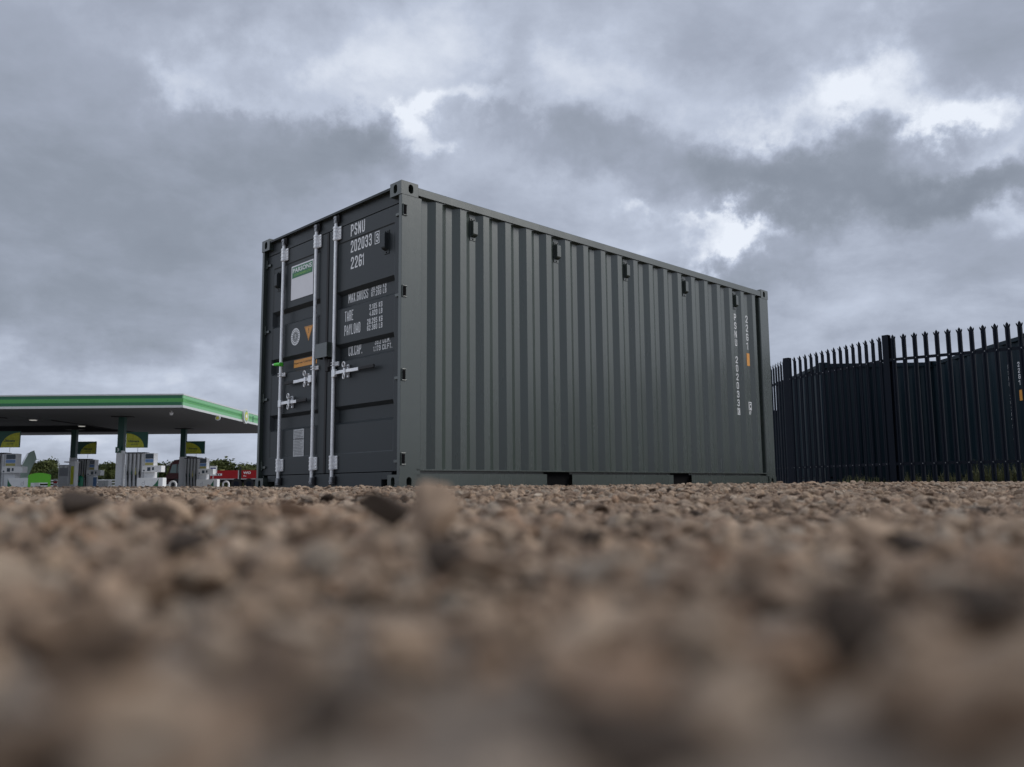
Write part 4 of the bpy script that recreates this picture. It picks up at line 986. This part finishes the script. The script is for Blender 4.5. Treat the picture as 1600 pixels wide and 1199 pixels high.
# red flatbed truck -----------------------------------------------------
TY = 78.0
k = TY/1304.5
tx0 = at(258, 760, TY).x
tr = thing('flatbed_truck', (tx0, TY, GZ), 0, 'red flatbed truck with a dark red cab parked behind the pumps', 'truck')
q = MB(); cabp = [(.0, .45), (.0, 1.25), (.22, 1.5), (.42, 2.35), (.75, 2.72), (2.15, 2.85), (2.15, .45), (1.75, .45)]
q.prism(cabp, lambda a_, c_, t_: (a_, t_, c_), 0, 2.3); cab = q.build('cab', 'cab_red', tr, bevel=.05)
q = MB(); q.prism([(.38, 1.52), (.58, 2.28), (1.0, 2.34), (1.0, 1.52)], lambda a_, c_, t_: (a_, t_, c_), -.012, -.002); q.build('side_window', 'glass', cab)
q = MB(); q.prism([(1.10, 1.52), (1.10, 2.34), (1.60, 2.36), (1.60, 1.52)], lambda a_, c_, t_: (a_, t_, c_), -.012, -.002); q.build('side_window', 'glass', cab)
q = MB(); q.add([(.215, .15, 1.54), (.405, .15, 2.32), (.405, 2.15, 2.32), (.215, 2.15, 1.54)], [(0, 1, 2, 3)]); q.build('windscreen', 'glass', cab)
q = MB(); q.box(-.02, .10, -.30, -.06, 1.55, 2.15); q.box(.1, .5, -.14, -.10, 2.16, 2.2); q.build('mirror', 'rubber', cab)
q = MB(); q.prism([(-.05, 2.30), (.45, 2.52), (.50, 2.46), (.0, 2.24)], lambda a_, c_, t_: (a_, t_, c_), .1, 2.2); q.build('sun_visor', 'white', cab)
q = MB(); q.box(1.2, 2.1, .2, 2.1, 2.852, 3.10); q.build('roof_box', 'rubber', cab, bevel=.05)
def wheel(x):
    w_ = MB(); w_.cyl((x, -.02, .48), (x, .34, .48), .48, n=26); wo = w_.build('wheel', 'tyre', tr, bevel=.02)
    MB().cyl((x, -.05, .48), (x, -.018, .48), .24, n=18).build('hub', 'navy', wo)
for x in (1.05, 6.6, 7.75): wheel(x)
MB().box(.3, 11.2, .5, 1.8, .62, .86).build('chassis', 'rubber', tr)
MB().box(2.5, 11.3, .0, 2.4, .88, 1.0).build('deck', 'pump_grey', tr)
for (x0, x1) in ((4.15, 6.72), (7.06, 9.2), (9.3, 11.3)):
    so = MB().box(x0, x1, -.02, .03, 1.0-.04, 1.72).build('drop_side', 'red', tr)
    if x0 == 4.15:
        MB().box(4.15, 5.25, -.05, -.022, 1.24, 1.42).build('latch_rail', 'pump_pale', so); MB().box(4.75, 4.9, -.06, -.051, 1.27, 1.38).build('latch', 'rubber', so); MB().box(5.0, 5.1, -.06, -.051, 1.27, 1.38).build('latch', 'rubber', so)
        MB().box(5.05, 5.45, -.03, .04, 1.722, 1.80).build('side_lamp', 'poster_yellow', so)
    if x0 == 7.06:
        q = MB(); text(q, 'WO', lambda a_, c_: (a_, -.024, c_), 7.22, 7.92, 1.36, 1.60, .03); text(q, 'The', lambda a_, c_: (a_, -.024, c_), 7.22, 7.5, 1.14, 1.24, .02); q.build('truck_lettering', 'white', so)
MB().box(6.74, 6.80, -.03, .03, .9, 1.74).build('stake', 'pump_grey', tr); MB().box(6.86, 7.0, -.04, .03, .62, 2.02).build('stake', 'rubber', tr)
q = MB()
q.box(2.35, 3.7, 0, .06, 2.74, 2.80)
for i in range(6): q.box(2.4+i*.25, 2.45+i*.25, .0, .05, 2.55, 2.74)
q.box(3.62, 3.70, 0, .08, 1.0, 2.95); q.box(2.35, 2.43, 0, .08, 1.0, 2.8); q.build('headboard_frame', 'rubber', tr)
MB().box(2.95, 3.20, .1, .5, 1.0, 2.6).build('load_post', 'bark', tr); MB().box(2.5, 4.1, .05, 2.2, 1.0, 1.35).build('load', 'steel', tr, bevel=.05)

# hedge trees beyond the forecourt --------------------------------------
def tree_mesh(seed, m, h, rx, nl):
    rs = np.random.RandomState(seed)
    root = thing('hedge_tree', (0, 0, 0))
    q = MB()
    q.cyl((0, 0, 0), (.05, 0, h*.45), .09, .06, n=8)
    for i in range(7):
        a = rs.uniform(0, 6.28); z = h*rs.uniform(.2, .45); q.tube([(0.03, 0, z), (math.cos(a)*rx*.4, math.sin(a)*rx*.3, z+h*.22), (math.cos(a)*rx*.7, math.sin(a)*rx*.5, z+h*.40)], .022, 5)
    q.build('trunk', 'bark', root)
    q = MB(); cl = []
    for i in range(44):
        a = rs.uniform(0, 6.28); rr = rs.uniform(0, 1)**.5; zz = rs.uniform(.08, .84); w_ = (1-max(0, zz-.5)*1.0)
        cl.append((math.cos(a)*rr*rx*w_*1.25, math.sin(a)*rr*rx*.8*w_, zz*h, rs.uniform(.28, .55)))
    for i in range(8): cl.append((rs.uniform(-rx*.7, rx*.7), rs.uniform(-.4, .4), h*rs.uniform(.74, .88), rs.uniform(.16, .26)))
    for i in range(nl):
        c = cl[rs.randint(len(cl))]; v = rs.normal(size=3); v /= np.linalg.norm(v); v *= c[3]*rs.uniform(.3, 1.1)
        if rs.rand() < .06: v *= 1.25
        p = np.array([c[0]+v[0], c[1]+v[1], max(.05, c[2]+v[2]*1.15)]); s1 = rs.uniform(.06, .13)
        a1 = rs.normal(size=3); a1 /= np.linalg.norm(a1); a2 = np.cross(a1, rs.normal(size=3)); a2 /= np.linalg.norm(a2)
        q.add([p-a1*s1, p+a2*s1*.55, p+a1*s1, p-a2*s1*.55], [(0, 1, 2, 3)])
    q.build('crown', m, root)
    return root
kinds = [tree_mesh(11, 'leaf', 3.1, 1.35, 7000), tree_mesh(12, 'leaf2', 3.1, 1.5, 7000), tree_mesh(13, 'leaf', 3.1, 1.2, 6500)]
TR = [(14, 724, 0, 'bushy tree behind the pump at the left edge of the picture'), (52, 720, 0, 'ragged yellow-green tree behind the lime arched panel, left of its twin'), (73, 716.5, 2, 'ragged yellow-green tree behind the lime arched panel, tallest there'),
      (98, 730, 1, 'dark low tree hidden behind the silver air machine'), (120, 728, 1, 'dark tree behind the green litter bin'), (157, 723, 1, 'dark rounded tree just right of the shaded pump'),
      (176, 722, 0, 'dark broad tree ending at the nearest column'), (200, 726, 1, 'dark tree behind the hoses of the centre pump'), (233, 723, 2, 'tree behind the payment panel of the centre pump'), (250, 721, 0, 'bushy tree just left of the red truck cab'),
      (272, 727, 1, 'dark tree behind the red truck cab roof'), (298, 726, 1, 'dark tree behind the pump beside the red truck'), (326, 717, 2, 'tallest tree above the front of the truck bed'), (345, 722, 0, 'rounded tree above the middle of the truck bed'),
      (364, 727, 1, 'low tree above the truck bed, left of the dark stake'), (385, 726, 2, 'low tree above the lettered truck side'), (404, 724, 0, 'bushy tree cut by the container door edge'), (428, 724, 1, 'dark tree hidden behind the container')]
for i, (px, py, kd, lb) in enumerate(TR):
    src = kinds[kd]
    first_use = not src.get('label')
    o = src if first_use else copy_tree(src)
    Y = 88+(i % 3)*1.5; a = at(px, py, Y); s_ = (a.z-GZ)/3.05
    o.location = (a.x, Y, GZ); o.scale = (s_*(2.0 if i >= 12 else 1.55), s_, s_); o.rotation_euler.z = (i*2.399) % 6.28
    tag(o, lb, 'tree', 'hedge trees beyond the forecourt')
